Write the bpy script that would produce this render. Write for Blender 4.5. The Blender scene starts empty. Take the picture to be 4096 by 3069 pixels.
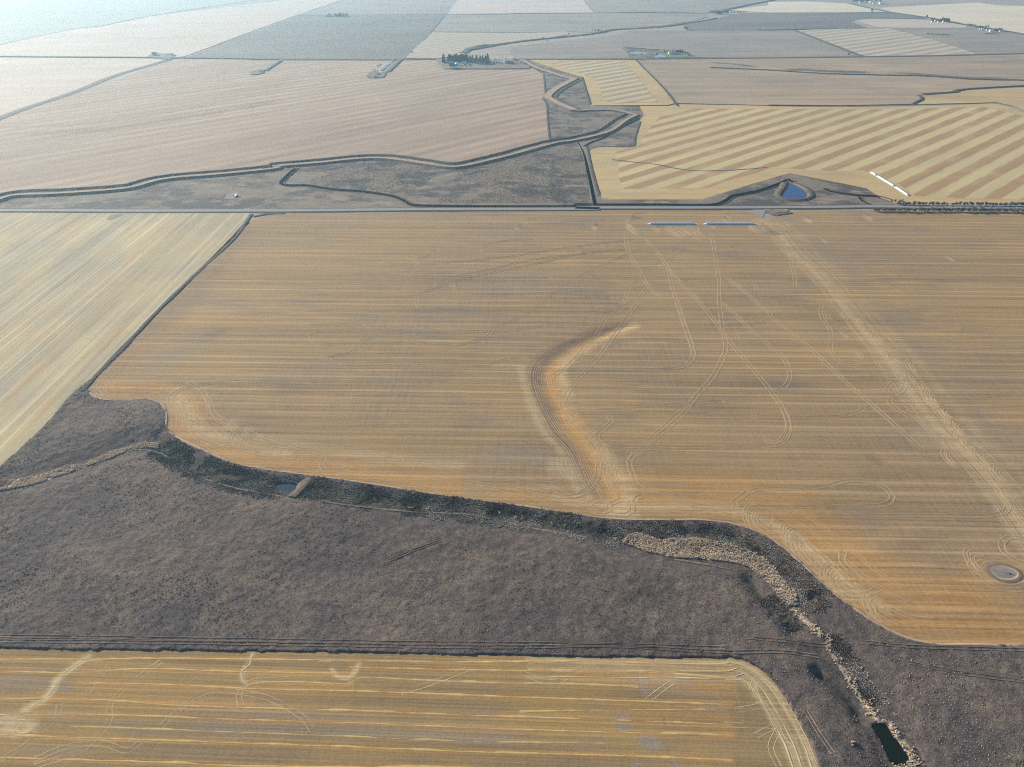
import bpy, bmesh, math, random
import numpy as np
from mathutils import Vector
R = math.radians
SC = bpy.context.scene
COL = SC.collection
rng = np.random.default_rng(7)
random.seed(7)

# ------------------------------------------------------------------ camera, world, sun, exposure
CAM_H, CAM_P, CAM_Y, FPX = 355.0, R(32.1), R(2.03), 2839.0
cd = bpy.data.cameras.new('camera'); cam = bpy.data.objects.new('camera', cd); COL.objects.link(cam)
cd.sensor_width = 36.0; cd.lens = 36.0 * FPX / 4096.0
cd.clip_start = 1.0; cd.clip_end = 60000.0
cam.location = (0, 0, CAM_H); cam.rotation_euler = (math.pi / 2 - CAM_P, 0, CAM_Y)
SC.camera = cam

SUN_EL, SUN_AZ = R(17.0), R(139.0)      # azimuth measured counter-clockwise from +X: the sun stands in the upper left
w = bpy.data.worlds.new('World'); SC.world = w; w.use_nodes = True
nt = w.node_tree; nt.nodes.clear()
sky = nt.nodes.new('ShaderNodeTexSky'); sky.sky_type = 'NISHITA'; sky.sun_disc = False
sky.sun_elevation = SUN_EL; sky.sun_rotation = math.pi / 2 - SUN_AZ
sky.altitude = 900; sky.air_density = 1.0; sky.dust_density = 0.6; sky.ozone_density = 1.5
bg = nt.nodes.new('ShaderNodeBackground'); bg.inputs[1].default_value = 0.072
wo = nt.nodes.new('ShaderNodeOutputWorld')
nt.links.new(sky.outputs[0], bg.inputs[0]); nt.links.new(bg.outputs[0], wo.inputs[0])
sd = bpy.data.lights.new('sun', 'SUN'); sd.energy = 5.0; sd.angle = R(0.5); sd.color = (1.0, 0.88, 0.72)
sun = bpy.data.objects.new('sun', sd); COL.objects.link(sun)
sdir = Vector((math.cos(SUN_EL) * math.cos(SUN_AZ), math.cos(SUN_EL) * math.sin(SUN_AZ), math.sin(SUN_EL)))
sun.rotation_euler = sdir.to_track_quat('Z', 'Y').to_euler(); sun.location = (0, 0, 800)
SC.view_settings.view_transform = 'Standard'; SC.view_settings.look = 'None'
SC.view_settings.gamma = 1.0; SC.view_settings.use_curve_mapping = False
SC.view_settings.exposure = 1.13
HAZE_DENS = 6.4e-5
SC.cycles.volume_bounces = 0; SC.cycles.max_bounces = 5; SC.cycles.diffuse_bounces = 2
SC.cycles.transparent_max_bounces = 12; SC.cycles.use_denoising = False; SC.cycles.filter_width = 1.15

# ------------------------------------------------------------------ ground coordinates of points traced on the photograph
def G(u, v, z=0.0):
    x = (u - 2048.0) / FPX; y = -(v - 1534.5) / FPX
    a = math.pi / 2 - CAM_P
    y2 = y * math.cos(a) + math.sin(a); z2 = y * math.sin(a) - math.cos(a)
    X = x * math.cos(CAM_Y) - y2 * math.sin(CAM_Y); Y = x * math.sin(CAM_Y) + y2 * math.cos(CAM_Y)
    t = (z - CAM_H) / z2
    return (X * t, Y * t)
CR = dict(V=(0, 0, .54), A=(0, 560, 1.7015), B=(1100, 560, 1.7015), C=(2300, 560, 2.212), D=(3096, 560, 2.212),
          E=(2100, 230, 3.687), F=(0, 1300, 1.58), H=(1100, 1800, 2.212), I=(2000, 1700, 2.011), J=(2800, 1900, 1.657),
          K=(0, 2500, 1.4747), L=(1400, 2500, 1.4747), M=(2900, 2300, 1.8495), N=(0, 820, 1.58), O=(1200, 820, 1.58),
          Q=(2500, 820, 1.386), R=(2900, 1600, 1.8495), S=(1900, 1200, 1.841), T1=(0, 0, 2.16), T2=(1000, 0, 2.111),
          T3=(2048, 0, 2.16), T4=(3072, 0, 2.16), U=(2400, 380, 1.3042), Y=(1700, 180, 4.424), W=(1400, 200, 7.373),
          X=(2440, 160, 5.53), Z=(1260, 20, 13.825), a=(3600, 50, 4.46), b=(3300, 0, 5.53), d=(560, 190, 11.06), e=(960, 260, 15.8))
def g(spec, z=0.0):
    """'K x,y x,y ... L x,y' -> world points; a letter switches the crop the numbers were read in"""
    out = []; c = None
    for tok in spec.split():
        if tok in CR: c = CR[tok]; continue
        a, b_ = tok.split(','); out.append(G(c[0] + float(a) / c[2], c[1] + float(b_) / c[2], z))
    return out
def smooth(pts, closed=False, step=6.0, tight=False):
    n = len(pts); out = []
    if n < 3:
        P = [np.array(p) for p in pts]; m = max(2, int(np.linalg.norm(P[1] - P[0]) / step))
        return [tuple(P[0] + (P[1] - P[0]) * i / m) for i in range(m + 1)]
    rngi = range(n) if closed else range(n - 1)
    for i in rngi:
        p1 = np.array(pts[i]); p2 = np.array(pts[(i + 1) % n])
        p0 = np.array(pts[i - 1] if (closed or i > 0) else 2 * p1 - p2)
        p3 = np.array(pts[(i + 2) % n] if (closed or i + 2 < n) else 2 * p2 - p1)
        d = np.linalg.norm(p2 - p1); m = max(1, min(80, int(d / step)))
        # centripetal Catmull-Rom keeps corners from overshooting
        t0 = 0.0; t1 = t0 + max(1e-3, np.linalg.norm(p1 - p0)) ** .5; t2 = t1 + max(1e-3, d) ** .5; t3 = t2 + max(1e-3, np.linalg.norm(p3 - p2)) ** .5
        for k in range(m):
            t = t1 + (t2 - t1) * k / m
            A1 = (t1 - t) / (t1 - t0) * p0 + (t - t0) / (t1 - t0) * p1; A2 = (t2 - t) / (t2 - t1) * p1 + (t - t1) / (t2 - t1) * p2
            A3 = (t3 - t) / (t3 - t2) * p2 + (t - t2) / (t3 - t2) * p3
            B1 = (t2 - t) / (t2 - t0) * A1 + (t - t0) / (t2 - t0) * A2; B2 = (t3 - t) / (t3 - t1) * A2 + (t - t1) / (t3 - t1) * A3
            out.append(tuple((t2 - t) / (t2 - t1) * B1 + (t - t1) / (t2 - t1) * B2))
    if not closed: out.append(tuple(pts[-1]))
    return out
def offset(line, d):
    P = np.array(line); T = np.gradient(P, axis=0); T /= np.maximum(1e-6, np.linalg.norm(T, axis=1))[:, None]
    return P + np.stack([-T[:, 1], T[:, 0]], 1) * d      # positive: to the left of travel
def fill(pts, n=0):
    P = np.array(pts); return P

# ------------------------------------------------------------------ numeric noise
_tab = rng.random((256, 256)).astype(np.float64)
def vnoise(x, y, s=0):
    x = x + 37.7 * s; y = y + 91.3 * s
    xi = np.floor(x).astype(int); yi = np.floor(y).astype(int); fx = x - xi; fy = y - yi
    fx = fx * fx * (3 - 2 * fx); fy = fy * fy * (3 - 2 * fy)
    a = _tab[xi & 255, yi & 255]; b = _tab[(xi + 1) & 255, yi & 255]; c = _tab[xi & 255, (yi + 1) & 255]; d = _tab[(xi + 1) & 255, (yi + 1) & 255]
    return (a * (1 - fx) + b * fx) * (1 - fy) + (c * (1 - fx) + d * fx) * fy - .5
def fbm(x, y, L, o=4, s=0):
    v = 0; a = 1.0
    for k in range(o):
        v = v + a * vnoise(x / L, y / L, s + k * 3); a *= .5; L *= .5
    return v
def inside(px, py, poly):
    r = np.zeros(px.shape, bool); n = len(poly)
    for i in range(n):
        x0, y0 = poly[i]; x1, y1 = poly[(i + 1) % n]
        if y0 == y1: continue
        c = ((y0 > py) != (y1 > py)) & (px < (x1 - x0) * (py - y0) / (y1 - y0) + x0)
        r ^= c
    return r
def dist_line(px, py, line, closed=False):
    d = np.full(px.shape, 1e9); n = len(line)
    for i in range(n if closed else n - 1):
        x0, y0 = line[i]; x1, y1 = line[(i + 1) % n]; dx, dy = x1 - x0, y1 - y0; L = dx * dx + dy * dy + 1e-9
        t = np.clip(((px - x0) * dx + (py - y0) * dy) / L, 0, 1)
        d = np.minimum(d, (px - x0 - t * dx) ** 2 + (py - y0 - t * dy) ** 2)
    return np.sqrt(d)

# ------------------------------------------------------------------ materials
class NT:
    def __init__(s, name):
        s.m = bpy.data.materials.new(name); s.m.use_nodes = True; s.t = s.m.node_tree; s.t.nodes.clear()
        s.out = s.t.nodes.new('ShaderNodeOutputMaterial'); s.p = s.t.nodes.new('ShaderNodeBsdfPrincipled')
        s.t.links.new(s.p.outputs[0], s.out.inputs[0]); s.p.inputs['Roughness'].default_value = .95
        s.p.inputs['Specular IOR Level'].default_value = .12
        s.tc = s.t.nodes.new('ShaderNodeTexCoord')
    def put(s, sock, v):
        if hasattr(v, 'is_output'): s.t.links.new(v, sock)
        else: sock.default_value = v
    def math(s, op, a, b=0.0, c=None):
        n = s.t.nodes.new('ShaderNodeMath'); n.operation = op; s.put(n.inputs[0], a); s.put(n.inputs[1], b)
        if c is not None: s.put(n.inputs[2], c)
        return n.outputs[0]
    def mapping(s, ang=0, sc=(1, 1, 1), loc=(0, 0, 0)):
        # rotate the world coordinates by -ang, then scale
        a = s.t.nodes.new('ShaderNodeMapping'); a.inputs['Rotation'].default_value = (0, 0, -ang); s.t.links.new(s.tc.outputs['Object'], a.inputs[0])
        b = s.t.nodes.new('ShaderNodeMapping'); b.inputs['Scale'].default_value = sc; b.inputs['Location'].default_value = loc
        s.t.links.new(a.outputs[0], b.inputs[0]); return b.outputs[0]
    def noise(s, vec, scale=1, det=3, rough=.55, dist=0):
        n = s.t.nodes.new('ShaderNodeTexNoise'); n.inputs['Scale'].default_value = scale; n.inputs['Detail'].default_value = det
        n.inputs['Roughness'].default_value = rough; n.inputs['Distortion'].default_value = dist
        if vec is not None: s.t.links.new(vec, n.inputs['Vector'])
        return n.outputs[0]
    def rmap(s, v, a, b, c=0.0, d=1.0):
        n = s.t.nodes.new('ShaderNodeMapRange'); s.put(n.inputs[0], v)
        for i, q in enumerate((a, b, c, d)): n.inputs[i + 1].default_value = q
        return n.outputs[0]
    def mix(s, f, a, b, mode='MIX'):
        n = s.t.nodes.new('ShaderNodeMix'); n.data_type = 'RGBA'; n.blend_type = mode; n.clamp_result = False
        s.put(n.inputs[0], f); s.put(n.inputs[6], a if hasattr(a, 'is_output') else (*a, 1)); s.put(n.inputs[7], b if hasattr(b, 'is_output') else (*b, 1))
        return n.outputs[2]
    def scale(s, col, val):
        n = s.t.nodes.new('ShaderNodeVectorMath'); n.operation = 'SCALE'; s.put(n.inputs[0], col); s.put(n.inputs['Scale'], val); return n.outputs[0]
    def bump(s, h, dist, strength=1.0):
        n = s.t.nodes.new('ShaderNodeBump'); n.inputs['Distance'].default_value = dist; n.inputs['Strength'].default_value = strength
        s.put(n.inputs['Height'], h); s.t.links.new(n.outputs[0], s.p.inputs['Normal'])
    def attr(s, name, out='Fac'):
        n = s.t.nodes.new('ShaderNodeAttribute'); n.attribute_name = name; return n.outputs[out]
    def base(s, c): s.put(s.p.inputs['Base Color'], c if hasattr(c, 'is_output') else (*c, 1))
    def fade(s, v):
        tr = s.t.nodes.new('ShaderNodeBsdfTransparent'); mx = s.t.nodes.new('ShaderNodeMixShader')
        s.put(mx.inputs[0], v); s.t.links.new(tr.outputs[0], mx.inputs[1]); s.t.links.new(s.p.outputs[0], mx.inputs[2])
        s.t.links.new(mx.outputs[0], s.out.inputs[0])

def M_field(name, ca, cb, cc=None, ang=0.0, L1=260, W1=2.2, k1=.35, L2=900, W2=16, k2=.3, patch=140, kg=.25, grain=1.3,
            lines=None, stripes=None, bump=.12, cross=0.0, pmix=(.38, .62), cw=(.55, .75), stains=False):
    n = NT(name)
    s1 = n.noise(n.mapping(ang, (1 / L1, 1 / W1, 1)), 1, 3, .6)
    s2 = n.noise(n.mapping(ang, (1 / L2, 1 / W2, 1), (31, 7, 0)), 1, 3, .55)
    pt = n.noise(n.mapping(ang, (1 / (patch * 1.7), 1 / patch, 1), (5, 9, 0)), 1, 5, .6, .3)
    gr = n.noise(n.mapping(ang, (1 / (grain * 1.6), 1 / grain, 1)), 1, 2, .6)
    c = n.mix(n.rmap(pt, *pmix), ca, cb)
    if cc: c = n.mix(n.rmap(n.noise(n.mapping(ang, (1 / (patch * 1.1), 1 / (patch * .35), 1), (77, 3, 0)), 1, 4, .6), *cw), c, cc)
    if stains:
        br = n.math('MULTIPLY', n.math('SUBTRACT', n.math('ADD', n.math('MULTIPLY', s1, .55), n.math('MULTIPLY', pt, .45)), .5), 1.0)
        for at, cl in (('grey', (.225, .19, .145)), ('brown', (.165, .112, .078)), ('orange', (.385, .215, .075)), ('pale', (.47, .37, .215))):
            a_ = n.attr(at); fl = n.math('MULTIPLY', n.rmap(n.math('ADD', a_, br), .12, .9), n.rmap(a_, .02, .2))
            c = n.mix(fl, c, cl)
    if stripes:
        a2, per, off, dark, jit = stripes
        sep = n.t.nodes.new('ShaderNodeSeparateXYZ'); n.t.links.new(n.mapping(a2), sep.inputs[0])
        j = n.noise(n.mapping(a2, (1 / 60, 1 / 8, 1)), 1, 4, .6)
        v = n.math('ADD', n.math('DIVIDE', n.math('SUBTRACT', sep.outputs[1], off), per), n.math('MULTIPLY', n.math('SUBTRACT', j, .5), jit))
        sw = n.math('SINE', n.math('MULTIPLY', v, 2 * math.pi))
        f = n.rmap(n.math('ADD', sw, n.math('MULTIPLY', n.math('SUBTRACT', gr, .5), .8)), -.3, .3)
        f = n.math('MULTIPLY', f, n.rmap(n.noise(n.mapping(0, (1 / 90, 1 / 90, 1)), 1, 3), .28, .5, .55, 1.0))
        c = n.mix(f, c, dark)
    v = n.math('ADD', 1.0, n.math('MULTIPLY', n.math('SUBTRACT', s1, .5), k1 * 2))
    v = n.math('ADD', v, n.math('MULTIPLY', n.math('SUBTRACT', s2, .5), k2 * 2))
    v = n.math('ADD', v, n.math('MULTIPLY', n.math('SUBTRACT', gr, .5), kg * 2))
    if cross:
        cr = n.noise(n.mapping(ang, (1 / 1.6, 1 / 55, 1), (3, 8, 0)), 1, 3, .6)
        v = n.math('ADD', v, n.math('MULTIPLY', n.math('MULTIPLY', n.math('SUBTRACT', cr, .5), cross * 2), n.rmap(pt, .4, .62)))
    if lines:
        per, k, wd = lines
        sep = n.t.nodes.new('ShaderNodeSeparateXYZ'); n.t.links.new(n.mapping(ang), sep.inputs[0])
        wob = n.noise(n.mapping(ang, (1 / 220, 1 / 12, 1), (11, 2, 0)), 1, 2)
        ph = n.math('ADD', n.math('DIVIDE', sep.outputs[1], per), n.math('MULTIPLY', wob, .3))
        sw = n.math('SINE', n.math('MULTIPLY', ph, 2 * math.pi))
        ln = n.math('SUBTRACT', n.math('MULTIPLY', n.rmap(sw, 1 - wd, 1.0), n.rmap(s2, .35, .6, .15, 1.2)), n.math('MULTIPLY', n.rmap(n.math('SINE', n.math('MULTIPLY', ph, 4 * math.pi + .3)), 1 - wd, 1.0), .45))
        v = n.math('ADD', v, n.math('MULTIPLY', ln, k))
    n.base(n.scale(c, n.math('MAXIMUM', v, .15)))
    if bump: n.bump(n.math('ADD', s1, n.math('MULTIPLY', gr, .6)), bump)
    return n.m

def M_ground(name, ca, cb, cc, patch=40, kg=.5, grain=1.6, bump=.25, pm=(.4, .6), cm=(.5, .7)):
    n = NT(name)
    p1 = n.noise(n.mapping(0, (1 / patch, 1 / patch, 1)), 1, 6, .62, .4)
    p2 = n.noise(n.mapping(0, (1 / (patch * .45), 1 / (patch * .3), 1), (20, 4, 0)), 1, 5, .6, .3)
    gr = n.noise(n.mapping(0, (1 / grain, 1 / grain, 1)), 1, 3, .7)
    g2 = n.noise(n.mapping(0, (1 / (grain * 5), 1 / (grain * 5), 1)), 1, 3, .6)
    c = n.mix(n.rmap(p1, *pm), ca, cb); c = n.mix(n.rmap(p2, *cm), c, cc)
    v = n.math('ADD', 1.0, n.math('MULTIPLY', n.math('SUBTRACT', gr, .5), kg * 2))
    v = n.math('ADD', v, n.math('MULTIPLY', n.math('SUBTRACT', g2, .5), kg * .9))
    n.base(n.scale(c, n.math('MAXIMUM', v, .12)))
    if bump: n.bump(gr, bump)
    return n.m
def M_plain(name, c, rough=.8, k=.2, gs=.5, spec=.2, metal=0.0, bump=0):
    n = NT(name); gr = n.noise(n.tc.outputs['Object'], gs, 3, .6)
    n.base(n.scale(n.mix(0.0, c, c), n.math('ADD', 1 - k * .5, n.math('MULTIPLY', gr, k))))
    n.p.inputs['Roughness'].default_value = rough; n.p.inputs['Specular IOR Level'].default_value = spec; n.p.inputs['Metallic'].default_value = metal
    if bump: n.bump(gr, bump)
    return n.m
def M_soft(name, ca, cb, grain=4.0, amt=1.0, L=30, W=3, ang=0):
    """a surface stain, worn strip or painted shade whose vertex attribute 'fade' thins it out to nothing at its rim"""
    n = NT(name); gr = n.noise(n.mapping(ang, (1 / L, 1 / W, 1)), 1, 4, .65); g2 = n.noise(n.mapping(0, (1 / grain, 1 / grain, 1)), 1, 4, .7); g3 = n.noise(n.mapping(ang, (1 / 1.6, 1 / .8, 1), (9, 5, 0)), 1, 1, .5)
    n.base(n.scale(n.mix(n.rmap(g2, .35, .65), ca, cb), n.rmap(gr, .3, .7, .75, 1.25)))
    # the colour lies in flecks: each spot is either covered or bare, the share of covered ones falls with 'fade'
    f = n.math('ADD', n.math('MULTIPLY', n.attr('fade'), amt), n.math('MULTIPLY', n.math('SUBTRACT', n.math('ADD', n.math('MULTIPLY', gr, .5), n.math('MULTIPLY', g2, .5)), .5), .9))
    f = n.math('ADD', f, n.math('MULTIPLY', n.math('SUBTRACT', g3, .5), 1.9))
    n.fade(n.rmap(f, .42, .58)); return n.m
def M_water(name, c=(.01, .02, .03), rough=.06, ice=0):
    n = NT(name); n.base(c); n.p.inputs['Roughness'].default_value = rough; n.p.inputs['Specular IOR Level'].default_value = .5
    n.p.inputs['IOR'].default_value = 1.33
    n.bump(n.noise(n.mapping(.4, (.7, .35, 1)), 1, 3), .02); return n.m
def M_var(name, stops, kb=.5, rough=.95, grain=2.5):
    """per-tuft colour from the point attribute 'tint'"""
    n = NT(name); cr = n.t.nodes.new('ShaderNodeValToRGB'); n.t.links.new(n.attr('tint'), cr.inputs[0])
    el = cr.color_ramp.elements; el[0].position = 0; el[0].color = (*stops[0], 1); el[1].position = 1; el[1].color = (*stops[-1], 1)
    for i, s_ in enumerate(stops[1:-1]): e_ = el.new((i + 1) / (len(stops) - 1)); e_.color = (*s_, 1)
    gr = n.noise(n.tc.outputs['Object'], grain, 2, .7)
    n.base(n.scale(cr.outputs[0], n.rmap(gr, .25, .75, 1 - kb, 1 + kb))); n.p.inputs['Roughness'].default_value = rough; return n.m

STUB = dict()
m_base = M_field('far_stubble', (.36, .30, .24), (.27, .24, .20), (.20, .19, .17), ang=R(15), W1=6, W2=60, patch=420, kg=.1, bump=0)
m_main = M_field('main_stubble', (.312, .210, .102), (.262, .186, .110), (.213, .165, .120), ang=R(.8), L1=150, W1=1.7, k1=.42, L2=500, W2=9, k2=.30,
                 patch=120, kg=.30, grain=1.5, lines=(12.2, .27, .45), bump=.10, cross=.25, stains=True)
m_pale = M_field('pale_stubble', (.43, .36, .21), (.33, .29, .205), (.43, .29, .15), ang=R(92.3), L1=160, W1=2.2, k1=.34, L2=420, W2=11, k2=.45,
                 patch=75, kg=.25, lines=(11.0, .25, .35), bump=.10)
m_fore = M_field('fore_stubble', (.29, .198, .085), (.225, .165, .092), (.205, .170, .125), ang=R(0), L1=120, W1=1.1, k1=.38, L2=300, W2=7, k2=.32,
                 patch=55, kg=.35, grain=.9, lines=(3.7, .14, .4), bump=.10, cross=.18, stains=True)
m_strip = M_field('strip_stubble', (.50, .41, .21), (.45, .37, .20), (.40, .32, .19), ang=R(45), W1=4, k1=.14, W2=20, k2=.14, patch=160, kg=.12,
                  stripes=(R(45), 43.0, 329.5, (.335, .218, .112), .22), bump=.06)
m_head = M_field('headland_stubble', (.47, .35, .165), (.40, .29, .15), (.44, .38, .22), ang=R(0), L1=80, W1=5, k1=.2, k2=.2, patch=90, kg=.18, bump=.08)
m_strip2 = M_field('strip_stubble_middle', (.50, .41, .23), (.44, .36, .21), None, ang=R(45), W1=8, k1=.1, W2=30, k2=.12, patch=150, kg=.08,
                   stripes=(R(44), 46.0, 1345.0, (.30, .235, .165), .10), bump=0)
m_strip3 = M_field('strip_stubble_far', (.46, .39, .28), (.42, .36, .27), None, ang=R(45), W1=10, k1=.1, W2=30, k2=.1, patch=200, kg=.05,
                   stripes=(R(39), 62.0, 20.0, (.31, .26, .20), .10), bump=0)
m_strip4 = M_field('strip_stubble_northwest', (.44, .37, .27), (.40, .34, .26), None, ang=R(50), W1=10, k1=.1, W2=30, k2=.1, patch=200, kg=.05,
                   stripes=(R(50), 44.0, 0.0, (.31, .26, .20), .12), bump=0)
m_tan = M_field('tan_stubble', (.395, .29, .20), (.31, .24, .18), (.42, .325, .235), ang=R(48), stripes=(R(46), 43.0, 10.0, (.30, .215, .155), .3), L1=200, W1=5, k1=.16, L2=420, W2=34, k2=.42, patch=330, kg=.12, bump=.05)
m_tan2 = M_field('tan_stubble_east', (.37, .275, .18), (.29, .225, .16), (.235, .19, .15), ang=R(3), L1=300, W1=6, k1=.14, L2=700, W2=34, k2=.30, patch=220, kg=.08, bump=.03)
m_cream = M_field('cream_stubble', (.62, .54, .40), (.56, .48, .36), (.50, .42, .31), ang=R(8), W1=10, k1=.08, W2=60, k2=.15, patch=300, kg=.05, bump=0)
m_pink = M_field('pink_stubble', (.49, .40, .32), (.44, .36, .30), (.41, .34, .29), ang=R(12), W1=8, k1=.1, W2=60, k2=.2, patch=260, kg=.05, bump=0)
m_grey = M_field('grey_stubble', (.285, .24, .195), (.23, .20, .17), (.33, .275, .215), ang=R(8), W1=8, k1=.12, L2=600, W2=45, k2=.30, patch=240, kg=.06, bump=0)
m_dark = M_field('dark_stubble', (.14, .13, .12), (.18, .155, .13), (.12, .115, .11), ang=R(15), W1=8, k1=.12, L2=500, W2=50, k2=.35, patch=260, kg=.06, bump=0)
m_green = M_field('green_crop', (.29, .315, .28), (.32, .33, .30), (.35, .34, .30), ang=R(20), W1=12, k1=.1, W2=70, k2=.2, patch=300, kg=.05, bump=0)
m_midpast = M_ground('middle_pasture', (.185, .15, .12), (.082, .072, .07), (.245, .205, .155), patch=75, kg=.38, grain=2.2, bump=.3, pm=(.46, .56), cm=(.52, .66))
m_past = M_ground('brown_pasture', (.105, .082, .072), (.076, .064, .062), (.135, .112, .086), patch=60, kg=.42, grain=1.1, bump=.18, cm=(.55, .72))
m_ditch = M_ground('dark_ditch_grass', (.055, .052, .050), (.075, .066, .058), (.10, .085, .07), patch=14, kg=.5, grain=1.4, bump=.3)
m_marsh = M_ground('marsh_sedge', (.052, .056, .045), (.075, .072, .060), (.038, .040, .040), patch=12, kg=.5, grain=1.2, bump=.3)
m_road = M_plain('gravel_road', (.235, .235, .235), .95, .25, .08)
m_rut2 = M_plain('faint_tyre_rut', (.345, .25, .14), .95, 1.0, .12)
m_droad = M_plain('dark_gravel', (.115, .12, .125), .95, .25, .08)
m_lane = M_plain('dirt_lane', (.20, .17, .145), .95, .4, .1)
m_bank = M_ground('pale_bank_track', (.40, .29, .20), (.34, .25, .18), (.28, .22, .17), patch=20, kg=.3, bump=.1)
m_berm = M_ground('bank_grass', (.10, .085, .07), (.14, .115, .09), (.075, .065, .06), patch=14, kg=.4, bump=.2)
m_edge = M_plain('pale_edge_grass', (.34, .245, .185), .95, .6, .35)
m_straw = M_plain('straw', (.42, .295, .125), .9, 1.1, .12, bump=.1)
m_pstraw = M_plain('pale_straw', (.42, .335, .20), .9, .8, .25, bump=.1)
m_trail = M_plain('trodden_grass', (.175, .135, .105), .95, .9, .2)
m_rut = M_plain('tyre_rut_straw', (.375, .275, .16), .95, .9, .15)
m_wat = M_water('pond_water', (.006, .028, .13), .1); m_wat2 = M_water('dark_dugout_water', (.006, .011, .005), .22)
m_wat3 = M_water('ruffled_water', (.03, .05, .075), .25)
m_mud = M_ground('dried_slough_mud', (.20, .185, .18), (.26, .235, .22), (.15, .14, .15), patch=9, kg=.3, bump=.1)
m_reed = M_var('reed_straw', [(.52, .43, .33), (.70, .59, .46), (.82, .73, .60), (.72, .58, .44)], .3)
m_tuft = M_var('tuft_grass', [(.15, .125, .11), (.20, .167, .14), (.26, .22, .178), (.33, .28, .22)], .4)
m_bush = M_var('shrub_twigs', [(.12, .105, .088), (.25, .225, .19), (.50, .46, .40)], .4)
m_bagw = M_plain('blue_shaded_bag_plastic', (.50, .70, .95), .45, .06, .4, .4, bump=.05)  # white plastic; the blue of its skylit shaded side is put into the colour
m_white = M_plain('white_paint', (.78, .78, .77), .6, .1, .3, .3)
m_metal = M_plain('galvanised_steel', (.52, .54, .56), .4, .15, .5, .5, .5)
m_tin = M_plain('grey_tin_roof', (.40, .42, .44), .5, .2, .4, .4, .2)
m_shingle = M_plain('dark_roof_shingle', (.10, .10, .11), .9, .3, 1.0)
m_wall = M_plain('weathered_wall', (.34, .35, .36), .9, .2, .6)
m_red = M_plain('red_barn_paint', (.20, .06, .045), .8, .2, .5)
m_door = M_plain('dark_door', (.07, .07, .08), .6, .1, .5)
m_trunk = M_plain('bark', (.11, .09, .07), .95, .4, 1.0)
m_spruce = M_var('spruce_needles', [(.014, .022, .014), (.025, .036, .02), (.04, .05, .03)], .5)
m_twig = M_var('bare_twigs', [(.13, .12, .11), (.22, .205, .185), (.32, .30, .27)], .5)
m_yard = M_ground('yard_grass', (.17, .145, .11), (.24, .20, .15), (.12, .13, .08), patch=30, kg=.2, bump=0)
m_lawn = M_ground('green_lawn', (.13, .16, .075), (.17, .19, .10), (.20, .18, .12), patch=30, kg=.2, bump=0)
m_soft_or = M_soft('orange_straw_patch', (.46, .225, .055), (.38, .195, .07), 3, .85)
m_soft_br = M_soft('brown_slope_shade', (.17, .115, .085), (.215, .14, .09), 4, .7)  # shaded slopes of the far relief, painted as a brown tone
m_soft_gr = M_soft('grey_bare_patch', (.20, .175, .15), (.26, .22, .18), 3, .5)
m_soft_pl = M_soft('pale_ridge_light', (.47, .37, .20), (.40, .31, .17), 4, .62)  # sunlit ridge of the far relief, painted as a pale tone
m_soft_tr = M_soft('worn_wheeling_patch', (.46, .335, .175), (.40, .29, .16), 5, .62, L=90, W=1.2, ang=R(-89))
m_soft_rut = M_soft('tyre_rut_straw_soft', (.49, .37, .22), (.40, .295, .175), 2.5, .9, L=8, W=8)
m_soft_str = M_soft('loose_straw_row', (.62, .44, .15), (.50, .37, .16), 1.2, .95, L=5, W=5)
m_soft_pst = M_soft('loose_pale_straw', (.53, .44, .26), (.43, .345, .20), 1.2, .75, L=5, W=5)
m_soft_dk = M_soft('dark_shade_stain', (.045, .042, .042), (.06, .055, .05), 3, .9)  # dark colour for painted shade and one field stain

# ------------------------------------------------------------------ object helpers
def link(name, me, mats, parent=None, kind=None, label=None, cat=None, group=None):
    o = bpy.data.objects.new(name, me); COL.objects.link(o)
    for m in (mats if isinstance(mats, (list, tuple)) else [mats]): me.materials.append(m)
    if parent: o.parent = parent
    tag(o, kind, label, cat, group); return o
def tag(o, kind=None, label=None, cat=None, group=None):
    if kind: o['kind'] = kind
    if label: o['label'] = label
    if cat: o['category'] = cat
    if group: o['group'] = group
def mesh(name, verts, faces, mi=None, smooth_=False, attrs=None):
    me = bpy.data.meshes.new(name); me.from_pydata([tuple(map(float, v)) for v in verts], [], faces)
    if mi is not None: me.polygons.foreach_set('material_index', np.asarray(mi, dtype=np.int32))
    if smooth_: me.polygons.foreach_set('use_smooth', np.ones(len(me.polygons), bool))
    for k, a in (attrs or {}).items():
        at = me.attributes.new(k, 'FLOAT', 'POINT'); at.data.foreach_set('value', np.asarray(a, dtype=np.float32))
    me.update(); return me
def bigmesh(name, V, F, attrs=None, smooth_=False):
    """V (n,3), F (m,k) numpy arrays of equal-sided faces"""
    me = bpy.data.meshes.new(name); k = F.shape[1]
    me.vertices.add(len(V)); me.vertices.foreach_set('co', np.asarray(V, dtype=np.float32).ravel())
    me.loops.add(F.size); me.loops.foreach_set('vertex_index', F.astype(np.int32).ravel())
    me.polygons.add(len(F)); me.polygons.foreach_set('loop_start', np.arange(0, F.size, k, dtype=np.int32))
    if smooth_: me.polygons.foreach_set('use_smooth', np.ones(len(F), bool))
    for n_, a in (attrs or {}).items():
        at = me.attributes.new(n_, 'FLOAT', 'POINT'); at.data.foreach_set('value', np.asarray(a, dtype=np.float32))
    me.update(calc_edges=True); me.validate(); return me
def ZL(z, pts):
    # layers far from the camera are spaced further apart, as a few centimetres cannot be told apart at kilometres
    if min(p[1] for p in pts) < 1600: return z
    return z * 10 if z < .25 else 2.2 + z * .3
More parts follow.
